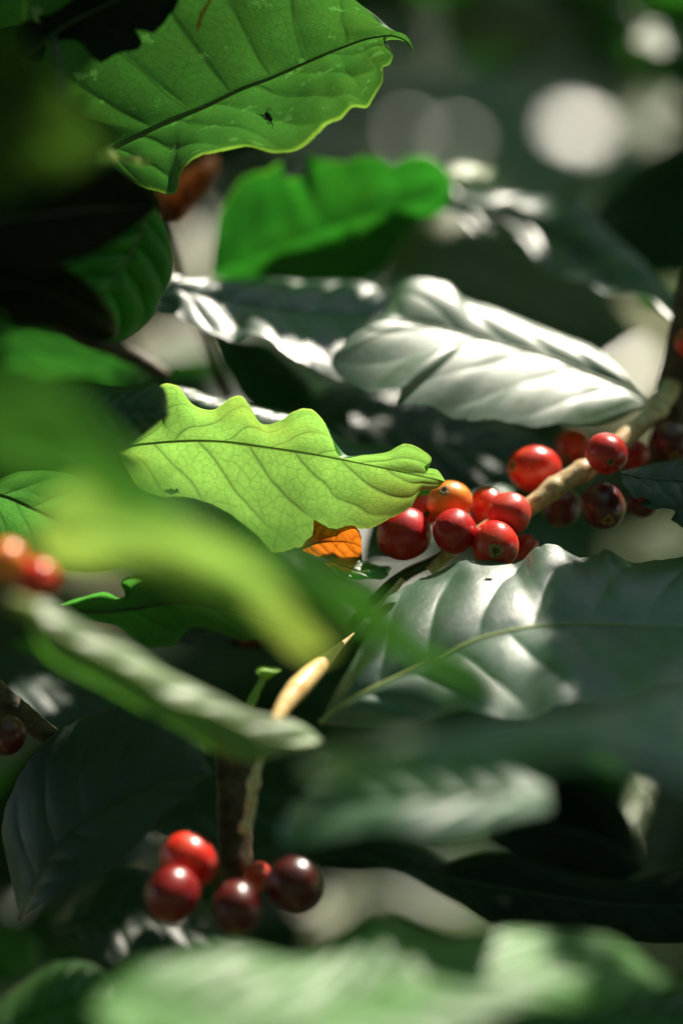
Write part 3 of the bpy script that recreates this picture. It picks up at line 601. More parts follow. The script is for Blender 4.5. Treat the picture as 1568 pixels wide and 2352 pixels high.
leaf('mid_low_dark', 'black leaf in the gap under the blurred yellow-green leaf, beside the dark cherry',
     [[(380,1460),(480,1400),(600,1390),(720,1430),(800,1480)],[(380,1465),(520,1450),(660,1450),(800,1485)],[(380,1470),(500,1480),(640,1500),(720,1500),(800,1490)]],
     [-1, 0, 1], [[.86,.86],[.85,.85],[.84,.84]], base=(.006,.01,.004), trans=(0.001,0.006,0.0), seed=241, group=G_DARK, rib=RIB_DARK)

# ------------------------------------------------------------------ twigs and stems
def stem(name, label, pts, deps, rads, mat, rough=0.10, seed=0, group=None, n=64, seg=18, cat='twig', bumps=()):
    path, r = stem_path(pts, deps, rads, n)
    tt = np.linspace(0, 1, n)
    for c, wdt, amp in bumps: r = r*(1+amp*np.exp(-((tt-c)/wdt)**2))
    V, F = tube_geo(path, r, seg, rough, seed)
    o = link_mesh(name, V, F, mat, None, True, path[0].copy())
    return tag(o, label, cat, group)
br = stem('coffee_branch', 'tan sunlit branch carrying the red cherries across the right half',
     [(985,1312),(1060,1250),(1140,1200),(1220,1160),(1290,1108),(1345,1078),(1400,1040),(1440,1000),(1490,955),(1560,860)],
     [.797,.798,.80,.803,.808,.815,.826,.848], [13,15,17,20,24,23,22,22,24,26], BARK_TAN, .10, 3, 'coffee twigs', n=150, bumps=[(.47,.02,.18),(.57,.02,.2),(.88,.02,.25),(.28,.02,.12)])
stem('woody_branch', 'thick dark upright stem at the right edge where the tan branch joins', [(1495,1130),(1530,1010),(1545,900),(1572,790),(1600,650),(1790,330),(2080,0)], [.85,.845,.84,.845,.85,.87,.90], [34,40,44,40,38,36,32], BARK_DARK, .12, 5, 'coffee twigs', bumps=[(.45,.05,.15)])
stem('green_twig', 'thin green-brown twig running down left from the cherry cluster', [(1030,1262),(1000,1285),(950,1310),(890,1350),(855,1385),(800,1440)], [.80,.80,.80,.80], [10,13,14,13,12,10], BARK_GREEN, .08, 7, 'coffee twigs')
stem('twig_stub', 'short tan broken twig end below the left cherries of the cluster', [(850,1410),(880,1385),(905,1355),(925,1330)], [.79,.79], [7,10,9,6], BARK_TAN, .15, 9, 'coffee twigs')
stem('cut_twig', 'bright tan pruned twig with a slanted pointed end beside the leathery leaf', [(630,1660),(655,1618),(690,1575),(740,1525),(780,1485),(805,1462),(812,1455)], [.728,.742,.758,.775], [13,21,27,25,17,8,2], BARK_CUT, .03, 11, 'coffee twigs', n=80)
stem('upright_stem', 'dark brown upright stem between the lowest cherries', [(530,1640),(537,1760),(540,1880),(540,2000),(545,2090)], [.765,.76,.755,.752], [40,42,42,36,26], BARK_DARK, .10, 13, 'coffee twigs', bumps=[(.75,.05,.12)])
stem('knobbly_twig', 'slender knobbly sunlit twig along the upright dark stem', [(612,1705),(600,1740),(585,1790),(578,1840),(570,1885),(556,1915)], [.742,.738,.735], [11,10,11,12,13,9], BARK_TAN, .22, 15, 'coffee twigs', bumps=[(.1,.06,.35),(.45,.05,.5),(.65,.05,.25),(.92,.05,.5)])
stem('far_left_twig', 'dark blurred twig end pointing right under the striped leaf', [(130,740),(230,790),(320,825),(385,865)], [.86,.86], [14,18,20,14], BARK_DARK, .2, 17, 'coffee twigs')
stem('thin_stalk', 'thin dark stalk crossing the pale blurred gap left of the blue-grey leaf', [(385,515),(405,580),(425,660),(470,780),(530,920)], [.9,.9,.9], [8,9,11,12,12], BARK_DARK, .1, 21, 'coffee twigs')
stem('dark_left_twig', 'black twig at the left edge above the broad dim leaf', [(-60,1540),(0,1605),(60,1650),(130,1700)], [.78,.78], [34,32,28,20], BARK_DARK, .15, 23, 'coffee twigs')

# young shoot: a flared, curled green sprout
path, r = stem_path([(572,1625),(588,1590),(602,1562),(606,1548),(612,1540)], [.750,.752,.754], [10,11,8,8,9], 30)
V, F = tube_geo(path, r, 12, .05, 2)
SPROUT = rib_material('young_shoot_green', (0.22, 0.36, 0.07), (0.12, 0.25, 0.02))
sp = link_mesh('green_sprout', V, F, SPROUT, None, True, path[0].copy())
tag(sp, 'tiny curled light green sprout left of the pruned twig', 'sprout')
rows = [[(586,1542),(590,1534),(602,1530),(622,1531),(640,1534),(646,1538)],[(590,1548),(600,1540),(616,1540),(634,1542),(645,1540)],[(600,1562),(606,1562),(614,1562),(624,1554),(640,1544)]]
Rr = np.array([curve(q, d, 24) for q, d in zip(rows, [[.758,.76],[.752,.752],[.754,.754]])])
vv = np.linspace(0, 1, 10)
G = hermite([0, .45, 1], Rr.reshape(3, -1), vv).reshape(10, 24, 3)
idx = np.arange(240).reshape(10, 24)
ff = np.stack([idx[:-1,:-1], idx[:-1,1:], idx[1:,1:], idx[1:,:-1]], -1).reshape(-1, 4)
fl = link_mesh('flared_tip', G.reshape(-1, 3), ff, SPROUT, sp, True, path[0].copy())

# ------------------------------------------------------------------ coffee cherries
def cherry_material(name, c1, c2, c3, rough=0.30, sss=0.06):
    b = NB(name)
    tc = b.n('ShaderNodeTexCoord'); oi = b.n('ShaderNodeObjectInfo')
    vec = b.n('ShaderNodeVectorMath', operation='ADD'); b.put(vec.inputs[0], tc.outputs['Object'])
    b.put(vec.inputs[1], b.xyz(b.math('MULTIPLY', oi.outputs['Random'], 3.0), 0.0, 0.0))
    n1 = b.noise(vec.outputs[0], 130, 4, 0.55); n2 = b.noise(vec.outputs[0], 1100, 2, 0.6); n3 = b.noise(vec.outputs[0], 260, 3, 0.6)
    sep = b.n('ShaderNodeSeparateXYZ'); b.put(sep.inputs[0], tc.outputs['Object'])
    zt = b.ramp(sep.outputs[2], -0.006, 0.007, 0, 1)
    c = b.mix(b.ramp(n1, 0.3, 0.7), c1, c2)
    c = b.mix(b.math('MULTIPLY', zt, b.ramp(n3, .35, .7)), c, c3)
    sp_ = b.ramp(b.noise(vec.outputs[0], 700, 1, .5), 0.70, 0.76, 0, .55)
    c = b.mix(sp_, c, tuple(min(1, x*1.6+.06) for x in c3))
    rg = b.ramp(n3, 0.3, 0.75, rough-0.03, rough+0.14)
    p = b.principled(Base_Color=c, Roughness=rg, Specular_IOR_Level=0.5, Subsurface_Weight=sss, Subsurface_Scale=0.004, Normal=b.bump(b.math('ADD', n2, b.math('MULTIPLY', n3, .6)), 0.22, 0.00025),
                     Coat_Weight=0.3, Coat_Roughness=0.24)
    p.inputs['Subsurface Radius'].default_value = (1.0, 0.18, 0.08)
    b.put(b.out.inputs[0], p.outputs[0]); return b.m
CH = {
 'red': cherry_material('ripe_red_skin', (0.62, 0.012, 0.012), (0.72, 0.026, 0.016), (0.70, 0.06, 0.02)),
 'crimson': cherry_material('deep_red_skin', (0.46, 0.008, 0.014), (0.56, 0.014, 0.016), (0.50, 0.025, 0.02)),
 'dark': cherry_material('shaded_dark_skin', (0.085, 0.006, 0.008), (0.13, 0.009, 0.011), (0.10, 0.010, 0.010)),  # for cherries in shadow: the shade is put into this near-black skin
 'maroon': cherry_material('dark_maroon_skin', (0.22, 0.006, 0.010), (0.30, 0.010, 0.012), (0.26, 0.014, 0.014)),
 'orange': cherry_material('half_ripe_orange_skin', (0.85, 0.25, 0.03), (0.85, 0.15, 0.03), (0.90, 0.38, 0.04), sss=.4),
 'pink': cherry_material('sunlit_red_skin', (0.62, 0.035, 0.03), (0.68, 0.05, 0.04), (0.6, 0.08, 0.04)),  # paler red copy with the sunlight put into the skin colour
}
def disc_material():
    b = NB('navel_disc_skin'); tc = b.n('ShaderNodeTexCoord')
    n1 = b.noise(tc.outputs['Object'], 1500, 3, .6)
    c = b.mix(b.ramp(n1, .35, .65), (0.20, 0.10, 0.03), (0.42, 0.27, 0.10))
    p = b.principled(Base_Color=c, Roughness=.6, Normal=b.bump(n1, .8, .0003)); b.put(b.out.inputs[0], p.outputs[0]); return b.m
def scar_material():
    b = NB('navel_scar'); tc = b.n('ShaderNodeTexCoord')
    n1 = b.noise(tc.outputs['Object'], 1800, 3, .6)
    c = b.mix(n1, (0.05, 0.03, 0.012), (0.15, 0.085, 0.03))
    p = b.principled(Base_Color=c, Roughness=.7, Normal=b.bump(n1, 1, .0003)); b.put(b.out.inputs[0], p.outputs[0]); return b.m
DISC, SCAR = disc_material(), scar_material()
def cherry(label, x, y, r, d, kind, ax=(0, 0, 1), stretch=1.08, seed=0, group='cherries on the tan branch', navel=True, disc=0.30, stalk=True):
    """r: photo units across the axis; ax: direction of the navel in camera axes (right, up, towards the lens)"""
    R = r*MMPP*d
    a = RX*ax[0]+UP*ax[1]+BK*ax[2]; a /= np.linalg.norm(a)
    quat = Vector(a).to_track_quat('Z', 'Y') @ Quaternion((0, 0, 1), seed*1.7)
    nl, nk = 56, 64
    V, F = [], []
    rs = random.Random(seed); lob = rs.uniform(.02, .05); ph = rs.uniform(0, 6.28)
    def surf(th, fi):
        s, c = math.sin(th), math.cos(th)
        rr = 1.0+lob*math.cos(2*(fi+ph))*s*s+0.035*mnoise.noise(Vector((s*math.cos(fi)*1.3+seed, s*math.sin(fi)*1.6, c*1.6)))
        z = c*stretch
        rad = s*rr*(1-0.06*max(0, c)**2)
        dip = disc*0.95
        z -= 0.06*stretch*math.exp(-(s/dip)**2) if c > 0 else 0.05*math.exp(-(s/0.25)**2)*-1
        if c > 0: z += 0.020*math.exp(-((s-dip*1.15)/(dip*.3))**2)
        return R*rad*math.cos(fi), R*rad*math.sin(fi), R*z
    for i in range(nl+1):
        for k in range(nk): V.append(surf(math.pi*i/nl, 2*math.pi*k/nk))
    for i in range(nl):
        for k in range(nk):
            k2 = (k+1) % nk
            F.append((i*nk+k, (i+1)*nk+k, (i+1)*nk+k2, i*nk+k2))
    o = link_mesh('coffee_cherry', V, F, CH[kind]); o.rotation_mode = 'QUATERNION'; o.rotation_quaternion = quat
    o.location = P(x, y, d); tag(o, label, 'cherry', group)
    def child(nm, vv, fc, mat):
        me = bpy.data.meshes.new(nm); me.from_pydata([tuple(q) for q in vv], [], fc); me.polygons.foreach_set('use_smooth', [True]*len(me.polygons)); me.materials.append(mat)
        c = bpy.data.objects.new(nm, me); COL.objects.link(c); c.parent = o; return c
    if navel:
        vv, fc = [], []
        M, K = 9, 40
        for i in range(M):
            q = i/(M-1)
            for k in range(K):
                fi = 2*math.pi*k/K
                wob = 1+.10*math.sin(3*fi+seed)+.06*math.sin(7*fi+seed*2)+.05*math.sin(11*fi)
                th = math.asin(min(.9, disc*q*wob+1e-4)); px, py, pz = surf(th, fi)
                pr = 0.012*R+0.03*R*math.exp(-((q-.62)/.12)**2)-0.008*R*math.exp(-(q/.3)**2) if q < .98 else -0.002*R
                vv.append((px, py, pz+pr))
        for i in range(M-1):
            for k in range(K):
                k2 = (k+1) % K; fc.append((i*K+k, (i+1)*K+k, (i+1)*K+k2, i*K+k2))
        nv_ = child('navel', vv, fc, DISC)
        vv, fc = [], []
        for i in range(5):
            for k in range(20):
                fi = 2*math.pi*k/20; q = i/4
                rad = disc*.48*q*(1+.2*math.sin(4*fi+seed)); th = math.asin(rad+1e-4); px, py, pz = surf(th, fi)
                vv.append((px, py, pz+R*(0.016+0.03*(1-q*q)*(0.6+.4*math.sin(2*fi)))))
        for i in range(4):
            for k in range(20):
                k2 = (k+1) % 20; fc.append((i*20+k, (i+1)*20+k, (i+1)*20+k2, i*20+k2))
        me = bpy.data.meshes.new('flower_scar'); me.from_pydata(vv, [], fc); me.polygons.foreach_set('use_smooth', [True]*len(me.polygons)); me.materials.append(SCAR)
        c = bpy.data.objects.new('flower_scar', me); COL.objects.link(c); c.parent = nv_
    if stalk:
        pts = np.array([[0, 0, -R*stretch*.98], [R*.03, 0, -R*stretch*1.12], [R*.05, R*.04, -R*stretch*1.3]])
        tv, tf = tube_geo(pts, [R*.16, R*.12, R*.11], 10)
        child('stalk', tv, tf, BARK_GREEN)
    return o
C1 = 'cherries on the tan branch'
cherry('deep red round cherry lowest left in the cluster, dark below', 927, 1227, 61, .797, 'crimson', (-.55,-.45,.3), 1.07, 1, navel=False)
cherry('orange half-ripe cherry with a ringed navel on top of the cluster', 1032, 1153, 50, .800, 'orange', (-.30,.52,.78), 1.04, 2, disc=.27)
cherry('dark red cherry with faint navel in the front middle of the cluster', 1043, 1220, 51, .788, 'crimson', (-.45,.15,.85), 1.06, 3, navel=False)
cherry('red cherry tucked behind the right round one in the cluster', 1121, 1168, 46, .812, 'red', (-.1,.5,.2), 1.1, 4, navel=False)
cherry('smooth red cherry touching the lit branch at the right of the cluster', 1168, 1180, 50, .795, 'pink', (.75,.5,-.1), 1.04, 5)
cherry('front red cherry with a star-shaped brown navel facing the viewer', 1137, 1253, 56, .786, 'red', (-.05,-.22,.97), 1.0, 6, disc=.34)
cherry('sliver of pinkish red cherry behind the leathery leaf edge', 1206, 1258, 30, .802, 'pink', (.5,.6,.3), 1.05, 7)
cherry('red cherry mostly hidden behind the orange one', 975, 1172, 36, .815, 'red', (-.6,.4,.1), 1.05, 8, navel=False)
cherry('oval red cherry lying above the lit branch with its navel to the left', 1226, 1076, 56, .818, 'red', (-.80,.08,.55), 1.20, 9, disc=.27)
cherry('red and orange cherry behind the branch, between the oval and the round one', 1314, 1028, 42, .835, 'red', (-.3,-.5,.5), 1.05, 10)
cherry('round crimson cherry with a low dark navel above the branch', 1392, 1042, 48, .800, 'crimson', (.12,-.42,.9), 1.05, 11, disc=.2)
cherry('blurred crimson cherry right behind the round crimson one', 1452, 1043, 36, .835, 'crimson', (.6,.2,.1), 1.08, 12, navel=False)
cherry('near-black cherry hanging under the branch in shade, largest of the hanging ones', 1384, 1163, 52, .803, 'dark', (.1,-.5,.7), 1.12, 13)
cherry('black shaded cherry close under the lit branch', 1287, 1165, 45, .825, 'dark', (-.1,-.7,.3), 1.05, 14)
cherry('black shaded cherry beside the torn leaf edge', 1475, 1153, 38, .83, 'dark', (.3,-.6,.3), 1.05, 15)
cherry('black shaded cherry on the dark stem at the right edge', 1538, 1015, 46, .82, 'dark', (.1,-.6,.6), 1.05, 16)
cherry('red cherry cut by the right edge high on the stem', 1582, 788, 34, .83, 'red', (-.6,.3,.5), 1.1, 17)
C2 = 'cherries around the upright stem'
cherry('bright red cherry with a white highlight left of the upright stem', 435, 1975, 64, .738, 'red', (-.45,.35,.1), 1.12, 21, C2, navel=False)
cherry('dark cherry with a red sunlit top, lowest left of the upright stem', 397, 2056, 62, .722, 'maroon', (-.2,-.7,.3), 1.1, 22, C2, navel=False, stalk=False)
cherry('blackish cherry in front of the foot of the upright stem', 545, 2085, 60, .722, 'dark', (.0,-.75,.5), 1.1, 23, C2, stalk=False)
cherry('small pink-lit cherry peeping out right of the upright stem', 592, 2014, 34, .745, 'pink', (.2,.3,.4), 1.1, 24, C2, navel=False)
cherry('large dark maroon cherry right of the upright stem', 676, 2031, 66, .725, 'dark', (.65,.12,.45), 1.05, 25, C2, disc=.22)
C3 = 'blurred cherries at the left edge'
cherry('very blurred orange cherry at the left edge', 18, 1287, 46, .652, 'orange', (-.3,.3,.8), 1.05, 31, C3, navel=False)
cherry('very blurred red cherry at the left edge', 88, 1330, 47, .658, 'red', (.4,.3,.7), 1.05, 32, C3, navel=False)
cherry('very blurred dark cherry under the orange one at the left edge', 38, 1372, 40, .668, 'dark', (.1,-.5,.5), 1.05, 33, C3, navel=False)
cherry('black cherry with one red glint in the gap under the yellow-green leaf', 572, 1442, 44, .84, 'dark', (-.2,-.3,.7), 1.05, 34, None)
cherry('brownish shaded cherry at the left edge above the broad dim leaf', 15, 1690, 46, .76, 'dark', (-.3,-.2,.7), 1.05, 35, None)

# ------------------------------------------------------------------ small insect and frass strand on the big translucent leaf
def blob(V, F, c, rx, ry, rz, n=10, m=14):
    o = len(V)
    for i in range(n+1):
        th = math.pi*i/n
        for k in range(m):
            fi = 2*math.pi*k/m
            V.append(c+RX*rx*math.sin(th)*math.cos(fi)+UP*ry*math.sin(th)*math.sin(fi)+BK*rz*math.cos(th))
    for i in range(n):
        for k in range(m):
            F.append((o+i*m+k, o+i*m+(k+1) % m, o+(i+1)*m+(k+1) % m, o+(i+1)*m+k))
b = NB('insect_black'); p = b.principled(Base_Color=(0.006, 0.004, 0.004), Roughness=.4); b.put(b.out.inputs[0], p.outputs[0]); INS = b.m
k = MMPP*.775
V, F = [], []
blob(V, F, P(616, 268, .775), 6.5*k, 8.5*k, 5*k); blob(V, F, P(621, 274, .775), 5.5*k, 6*k, 4.5*k); blob(V, F, P(612, 262, .775), 4.5*k, 4.5*k, 3.5*k)
b0 = P(616, 268, .775)
body = link_mesh('small_insect', V, F, INS, None, True, b0)
tag(body, 'tiny black long-legged insect on the underside of the big translucent leaf', 'insect')
for leg in ([(615,262),(614,252),(617,248),(624,255)],[(609,266),(602,264),(596,263)],[(611,275),(603,270),(598,263)],[(614,279),(619,285),(621,283)],[(622,280),(626,286),(625,296)],[(612,272),(600,264),(590,262)]):
    path, r = stem_path(leg, [.773,.771,.774], [1.5,1.1,.8], 14)
    tv, tf = tube_geo(path, r, 6)
    link_mesh('leg', tv, tf, INS, body, True, b0)
path, r = stem_path([(485,-8),(478,8),(470,22),(464,34),(459,46),(456,60),(452,70)], [.752,.758], [4,5,4.5,5,4,4.5,3], 60)
V, F = tube_geo(path, r, 10, .5, 4)
tag(link_mesh('frass_strand', V, F, bark_material('frass_brown', (.25,.15,.012), (.70,.50,.05), .5, 900), None, True, path[0].copy()), 'thin knotted golden brown strand stuck on the big translucent leaf near the top edge', 'debris')

# ------------------------------------------------------------------ pale leaf-shaped pieces added on the slope to stand in for sunlit ground
b = NB('sunlit_ground_pale'); g = b.n('ShaderNodeNewGeometry')
p = b.principled(Base_Color=b.mix(b.noise(g.outputs['Position'], 30, 3), (.60,.56,.47), (.80,.77,.68)), Roughness=.6); b.put(b.out.inputs[0], p.outputs[0]); PALE_GROUND = b.m
rg2 = np.random.default_rng(3)
for x, y, ln, wd, lb in [(445,590,.17,.10,'pale patch added for sunlit slope, blurred above the tip of the blue-grey leaf'), (425,790,.19,.12,'pale patch added for sunlit slope, blurred below the tip of the blue-grey leaf'),
        (1530,1215,.09,.06,'pale patch added for sunlit far slope, blurred below the torn leaf edge'),
        (350,1965,.13,.08,'pale patch added for sunlit slope, blurred left of the bright red lower cherry'), (725,2125,.10,.06,'pale patch added for sunlit slope, blurred below the large maroon cherry'),
        (1000,2110,.13,.07,'pale patch added for sunlit slope, blurred wedge above the large folded bottom leaf')]:
    c = ground_hit(x, y); nn = np.array([0, -GS, 1.0]) if c[1] > GY else np.array([0, -.35, 1.0]); nn /= np.linalg.norm(nn)
    ax = np.array([1, 0, 0])*math.cos(.3)+np.cross(nn, [1, 0, 0])*math.sin(rg2.uniform(-.6, .6)); ax -= nn*(ax@nn); ax /= np.linalg.norm(ax); bx = np.cross(nn, ax)
    vv, fc = [], []
    for i_ in range(17):
        q = i_/16; hw = wd*.5*math.sin(math.pi*min(1, q*.96+.02))**.7
        for k_ in range(-4, 5):
            w_ = k_/4; vv.append(c+nn*(.03+.012*math.sin(q*7+w_*2)+.02*w_*w_)+ax*(q-.5)*ln+bx*hw*w_)
    for i_ in range(16):
        for k_ in range(8): a_ = i_*9+k_; fc.append((a_, a_+1, a_+10, a_+9))
    tag(link_mesh('sunlit_ground_piece', vv, fc, PALE_GROUND, None, True, c), lb, 'leaf', 'pale patches added for sunlit slope')

# small glossy leaves of the shrubs behind that throw the sun towards the lens
GLOSSB = leaf_material('far_glossy_leaf', (.03,.07,.03), (.02,.07,.01), rough=.30, spec=1.0, L=.06, W=.02, nv=6)
def far_leaf(x, y, d, ln, wd, spin, lb):
    c = P(x, y, d); v_ = -c/np.linalg.norm(c); nn = v_+SUN; nn /= np.linalg.norm(nn)
    ax = RX*math.cos(spin)+UP*math.sin(spin); ax -= nn*(ax@nn); ax /= np.linalg.norm(ax); bx = np.cross(nn, ax)
    vv, fc, uv = [], [], []
    for i_ in range(21):
        q = i_/20; hw = wd*.5*math.sin(math.pi*min(1, q*.95+.03))**.8
        for k_ in range(-4, 5):
            w_ = k_/4; vv.append(c+ax*(q-.5)*ln+bx*hw*w_-nn*(ln*.10*(q-.5)**2*4*.3+wd*.05*w_*w_)); uv.append((q, w_))
    for i_ in range(20):
        for k_ in range(8): a_ = i_*9+k_; fc.append((a_, a_+1, a_+10, a_+9))
    tag(link_mesh('coffee_leaf', vv, fc, GLOSSB, None, True, c, uv), lb, 'leaf', 'glinting leaves of the shrubs behind')
FARL = [(1330,292,2.6,.065,.05,.5,'far leaf whose sun glint is blurred into the biggest white disc at upper right'),
        (1050,318,3.0,.03,.02,.3,'far leaf with a faint glint blurred to a grey disc left of the biggest disc'),
        (940,300,2.8,.02,.02,.9,'far leaf with the faintest blurred glint, above the notched deep green leaf'),
        (1440,835,2.0,.05,.03,1.2,'far leaf with a pale blurred glint behind the base of the gleaming leaf'),
        (834,975,1.05,.010,.007,.1,'tiny bright leaf tip in the black gap under the gleaming leaf')]
for a_ in FARL: far_leaf(*a_)

# ------------------------------------------------------------------ dense dark foliage of the neighbouring shrubs
rng = np.random.default_rng(12)
cents = []
keep_rays = [(x, y, 150 if r > .07 else 110) for x, y, r in GLIT]+[(a[0], a[1], 170) for a in FARL]+[(430,600,110),(420,760,110),(1450,200,130)]
while len(cents) < 520:
    x, y, d = rng.uniform(-250, 1820), rng.uniform(-250, 2600), rng.uniform(1.15, 2.0)
    if 210 < y < 760 and x > 420 and x < 1250 and rng.random() < .75: continue
    if any(math.hypot(x-a, y-c) < rr*1.35 for a, c, rr in keep_rays): continue
    cents.append(P(x, y, d))
V, F = leaflets(cents, rng, 0.13, 0.055, .9)
tag(link_mesh('shrub_foliage', V, F, simple_leaf_material('background_leaf', (0.014, 0.035, 0.012), (0.012, 0.07, 0.004), .45)), 'dark blurred foliage of the shrubs behind', 'foliage', None, 'stuff')

# ------------------------------------------------------------------ shade: leaves added over the shrub and slope (outside the picture) to shape the light, with the gaps the sun comes through
LIT = [  # x, y, distance, radius (photo units) of what the sun reaches
    (700, 90, .78, 190), (520, 140, .78, 190), (640, 250, .785, 120), (820, 90, .785, 150), (420, 260, .775, 80), (350,120,.77,80),
    (520, 1000, .79, 130), (680, 1060, .785, 150), (850, 1110, .785, 140), (960, 1080, .785, 60), (450, 1120, .78, 70), (700, 1180, .78, 80),
    (450, 920, .815, 50), (615, 950, .815, 45), (800, 1025, .82, 55), (710,970,.818,40), (880,1030,.82,40),
    (900, 840, .83, 90), (840, 805, .835, 45), (860, 880, .825, 50), (1050, 850, .82, 150), (1200, 880, .82, 150), (1350, 900, .81, 130), (990, 690, .843, 60), (1200, 770, .84, 80), (1440, 920, .81, 70),
    (935, 1195, .79, 40), (1032, 1140, .792, 55), (1120, 1150, .80, 50), (1170, 1170, .788, 55), (1140, 1235, .778, 55), (1230, 1060, .81, 70), (1050,1195,.78,35), (1392,1010,.797,34), (1320,1010,.82,30),
    (1275, 1120, .803, 60), (1235, 1155, .80, 35), (1345, 1075, .812, 40), (1450, 985, .829, 55), (780,1250,.79,55),
    (1060, 1370, .765, 90), (1160, 1340, .765, 80), (1180, 1440, .745, 60), (960, 1420, .75, 60), (1010,1605,.73,22),(1200,1640,.717,26),
    (120, 1215, .568, 75), (220, 1220, .566, 80), (330, 1260, .565, 75), (440, 1295, .563, 65), (550, 1350, .558, 55), (630, 1400, .556, 50), (690, 1450, .555, 35), (0,960,.495,85),(120,1000,.505,85),(270,1085,.52,75),(400,1160,.532,65),(520,1215,.545,60),(640,1270,.555,55),(740,1335,.563,50),(860,1415,.575,50),(980,1500,.585,50),(1080,1555,.593,45),(60,1130,.773,50), (20,1180,.775,40),
    (150, 1430, .645, 70), (225, 1470, .652, 60), (300, 1520, .66, 70), (380,1560,.666,60), (450, 1590, .672, 70), (530,1630,.682,60), (600, 1660, .690, 70), (680,1690,.7,50), (90, 1315, .652, 60), (20, 1270, .646, 55),
    (740, 1520, .757, 60), (680, 1585, .74, 45), (600, 1550, .753, 45), (585, 1760, .74, 40), (565, 1860, .74, 40),
    (450, 1950, .732, 60), (594, 2000, .742, 24), (560, 2050, .715, 30), (380,2008,.712,14),
    (620, 430, .895, 80), (800, 420, .895, 80), (720, 440, .895, 60), (960, 405, .895, 70), (560, 480, .90, 50),
    (1080, 395, .918, 45), (1090, 480, .935, 40), (1144, 535, .925, 24), (1219, 575, .91, 24), (1300, 615, .895, 24), (1380, 668, .88, 30), (1450, 690, .87, 34), (1530, 740, .855, 26),
    (440, 655, .842, 24), (480, 722, .835, 28), (650, 812, .826, 26), (740, 845, .826, 20),
    (400, 2230, .585, 80), (520, 2215, .59, 60), (310, 2250, .585, 60), (700, 2240, .62, 150), (900, 2180, .62, 150), (1000, 2300, .61, 150), (1150, 2270, .61, 120), (820,2260,.615,120), (820, 2330, .6, 90), (1380, 2220, .65, 60),
    (1450, 1830, .95, 30), (1440, 1930, .95, 40),
    (200, 1388, .80, 24), (240, 1380, .80, 18), (310, 1335, .795, 20), (420,1380,.80,12), (300,1400,.80,14),
    (470, 1790, .75, 25), (400, 1850, .745, 30),
    (780, 1260, .79, 40), (380, 480, .90, 40), (490,380,.9,25),(180, 335, .572, 55), (285,368,.738,45),
    (270, 510, .75, 60), (340, 570, .75, 60), (190, 820, .93, 80), (100, 800, .93, 60), (270,820,.9,40),
    (1500,70,1.1,50),(1450, 180, 1.7, 90), (1030,500,1.02,30),
]
DIM = [  # the same for places that lie in full shade
    (860,590,.915,40),(700,650,.915,40),(830,960,.89,60),(900,1060,.86,60),(1000,1100,.87,60),(900,1600,.735,70),(780,1620,.738,50),(560,695,.85,60),(660,740,.84,60),(800,790,.835,45),(560,745,.835,25),(650,690,.86,60),(780,720,.855,60),(700,780,.83,25),(780,1000,.88,90),(950,1030,.88,80),(1100,1060,.87,80),(1280,1050,.86,50),(100,500,.70,120),(250,480,.70,80),(100,660,.705,100),(600,710,.87,80),(750,720,.87,80),(860,720,.87,50),
    (300,1430,.805,60),(500,1420,.80,90),(1330,1330,.775,80),(1330,1450,.75,80),(1450,1400,.76,100),(1540,1500,.74,80),(1350,1560,.73,70),(1500,1300,.78,60),(1110,1550,.735,60),
    (950,1760,.55,90),(1060,1840,.64,90),(860,1850,.645,70),(1500,1110,.79,60),(1384,1170,.79,45),(1290,1175,.81,40),(1475,1153,.83,40),
    (545,2105,.72,50),(676,2040,.725,60),(397,2085,.72,45),(1000,560,1.0,100),(1200,680,1.0,100),(1400,480,1.06,120),
    (200,1850,.755,150),(540,1850,.755,60),(150,2350,.70,100),(1300,2400,.67,100),(1300,500,.915,50),(1420,570,.89,50),(300,970,.735,70),(1540,900,.84,60),(570,860,.875,60)]
dim_s = sunplane(np.array([P(x, y, d) for x, y, d, r in DIM])); dim_r = np.array([r*MMPP*d for x, y, d, r in DIM])
LIT += [(a[0], a[1], a[2], 45) for a in FARL]
lit_s = sunplane(np.array([P(x, y, d) for x, y, d, r in LIT])); lit_r = np.array([r*MMPP*d for x, y, d, r in LIT])
ctr_s = sunplane(P(784, 1176, .78)); base_h = P(784, 1176, .78)@SUN
gs = sunplane(np.array([ground_hit(x, y) for x, y, r in GLIT])); gr = np.array([r for *_, r in GLIT])
def mask_of(pts, cell, grow):
    """set of sun-plane cells that hold (or neighbour) the given points"""
    q = np.floor(pts/cell).astype(int); out = set()
    for dx in range(-grow, grow+1):
        for dy in range(-grow, grow+1): out |= set(map(tuple, np.unique(q+[dx, dy], axis=0)))
    return out
def in_mask(pts, mask, cell): return np.array([tuple(t) in mask for t in np.floor(pts/cell).astype(int)], bool)
rng = np.random.default_rng(5)
near = []
for o_, N_, G_ in LEAVES.values():
    g_ = G_[::4, ::5].reshape(-1, 3); dd = -(g_@BK)
    k_ = (abs(g_@RX/dd) < .155) & (abs(g_@UP/dd) < .225) & (dd < 1.25); near.append(g_[k_])
near += [np.array([o_.location]) for o_ in bpy.data.objects if o_.name.startswith('coffee_cherry')]
near_s = sunplane(np.concatenate(near))
CELL = .012
nm = mask_of(near_s, CELL, 2)
lo, hi = near_s.min(0)-.03, near_s.max(0)+.03
N1 = int(24000*(hi[0]-lo[0])*(hi[1]-lo[1]))
cs = rng.uniform(lo, hi, (N1, 2))
NA = N1
for s, r in zip(dim_s, dim_r):
    k = int(110+260000*r*r)
    an = rng.uniform(0, 6.283, k); rr = r*np.sqrt(rng.uniform(0, 1, k))
    cs = np.concatenate([cs, s+np.stack([rr*np.cos(an), rr*np.sin(an)], -1)])
N1 = len(cs); indim = np.arange(N1) >= NA
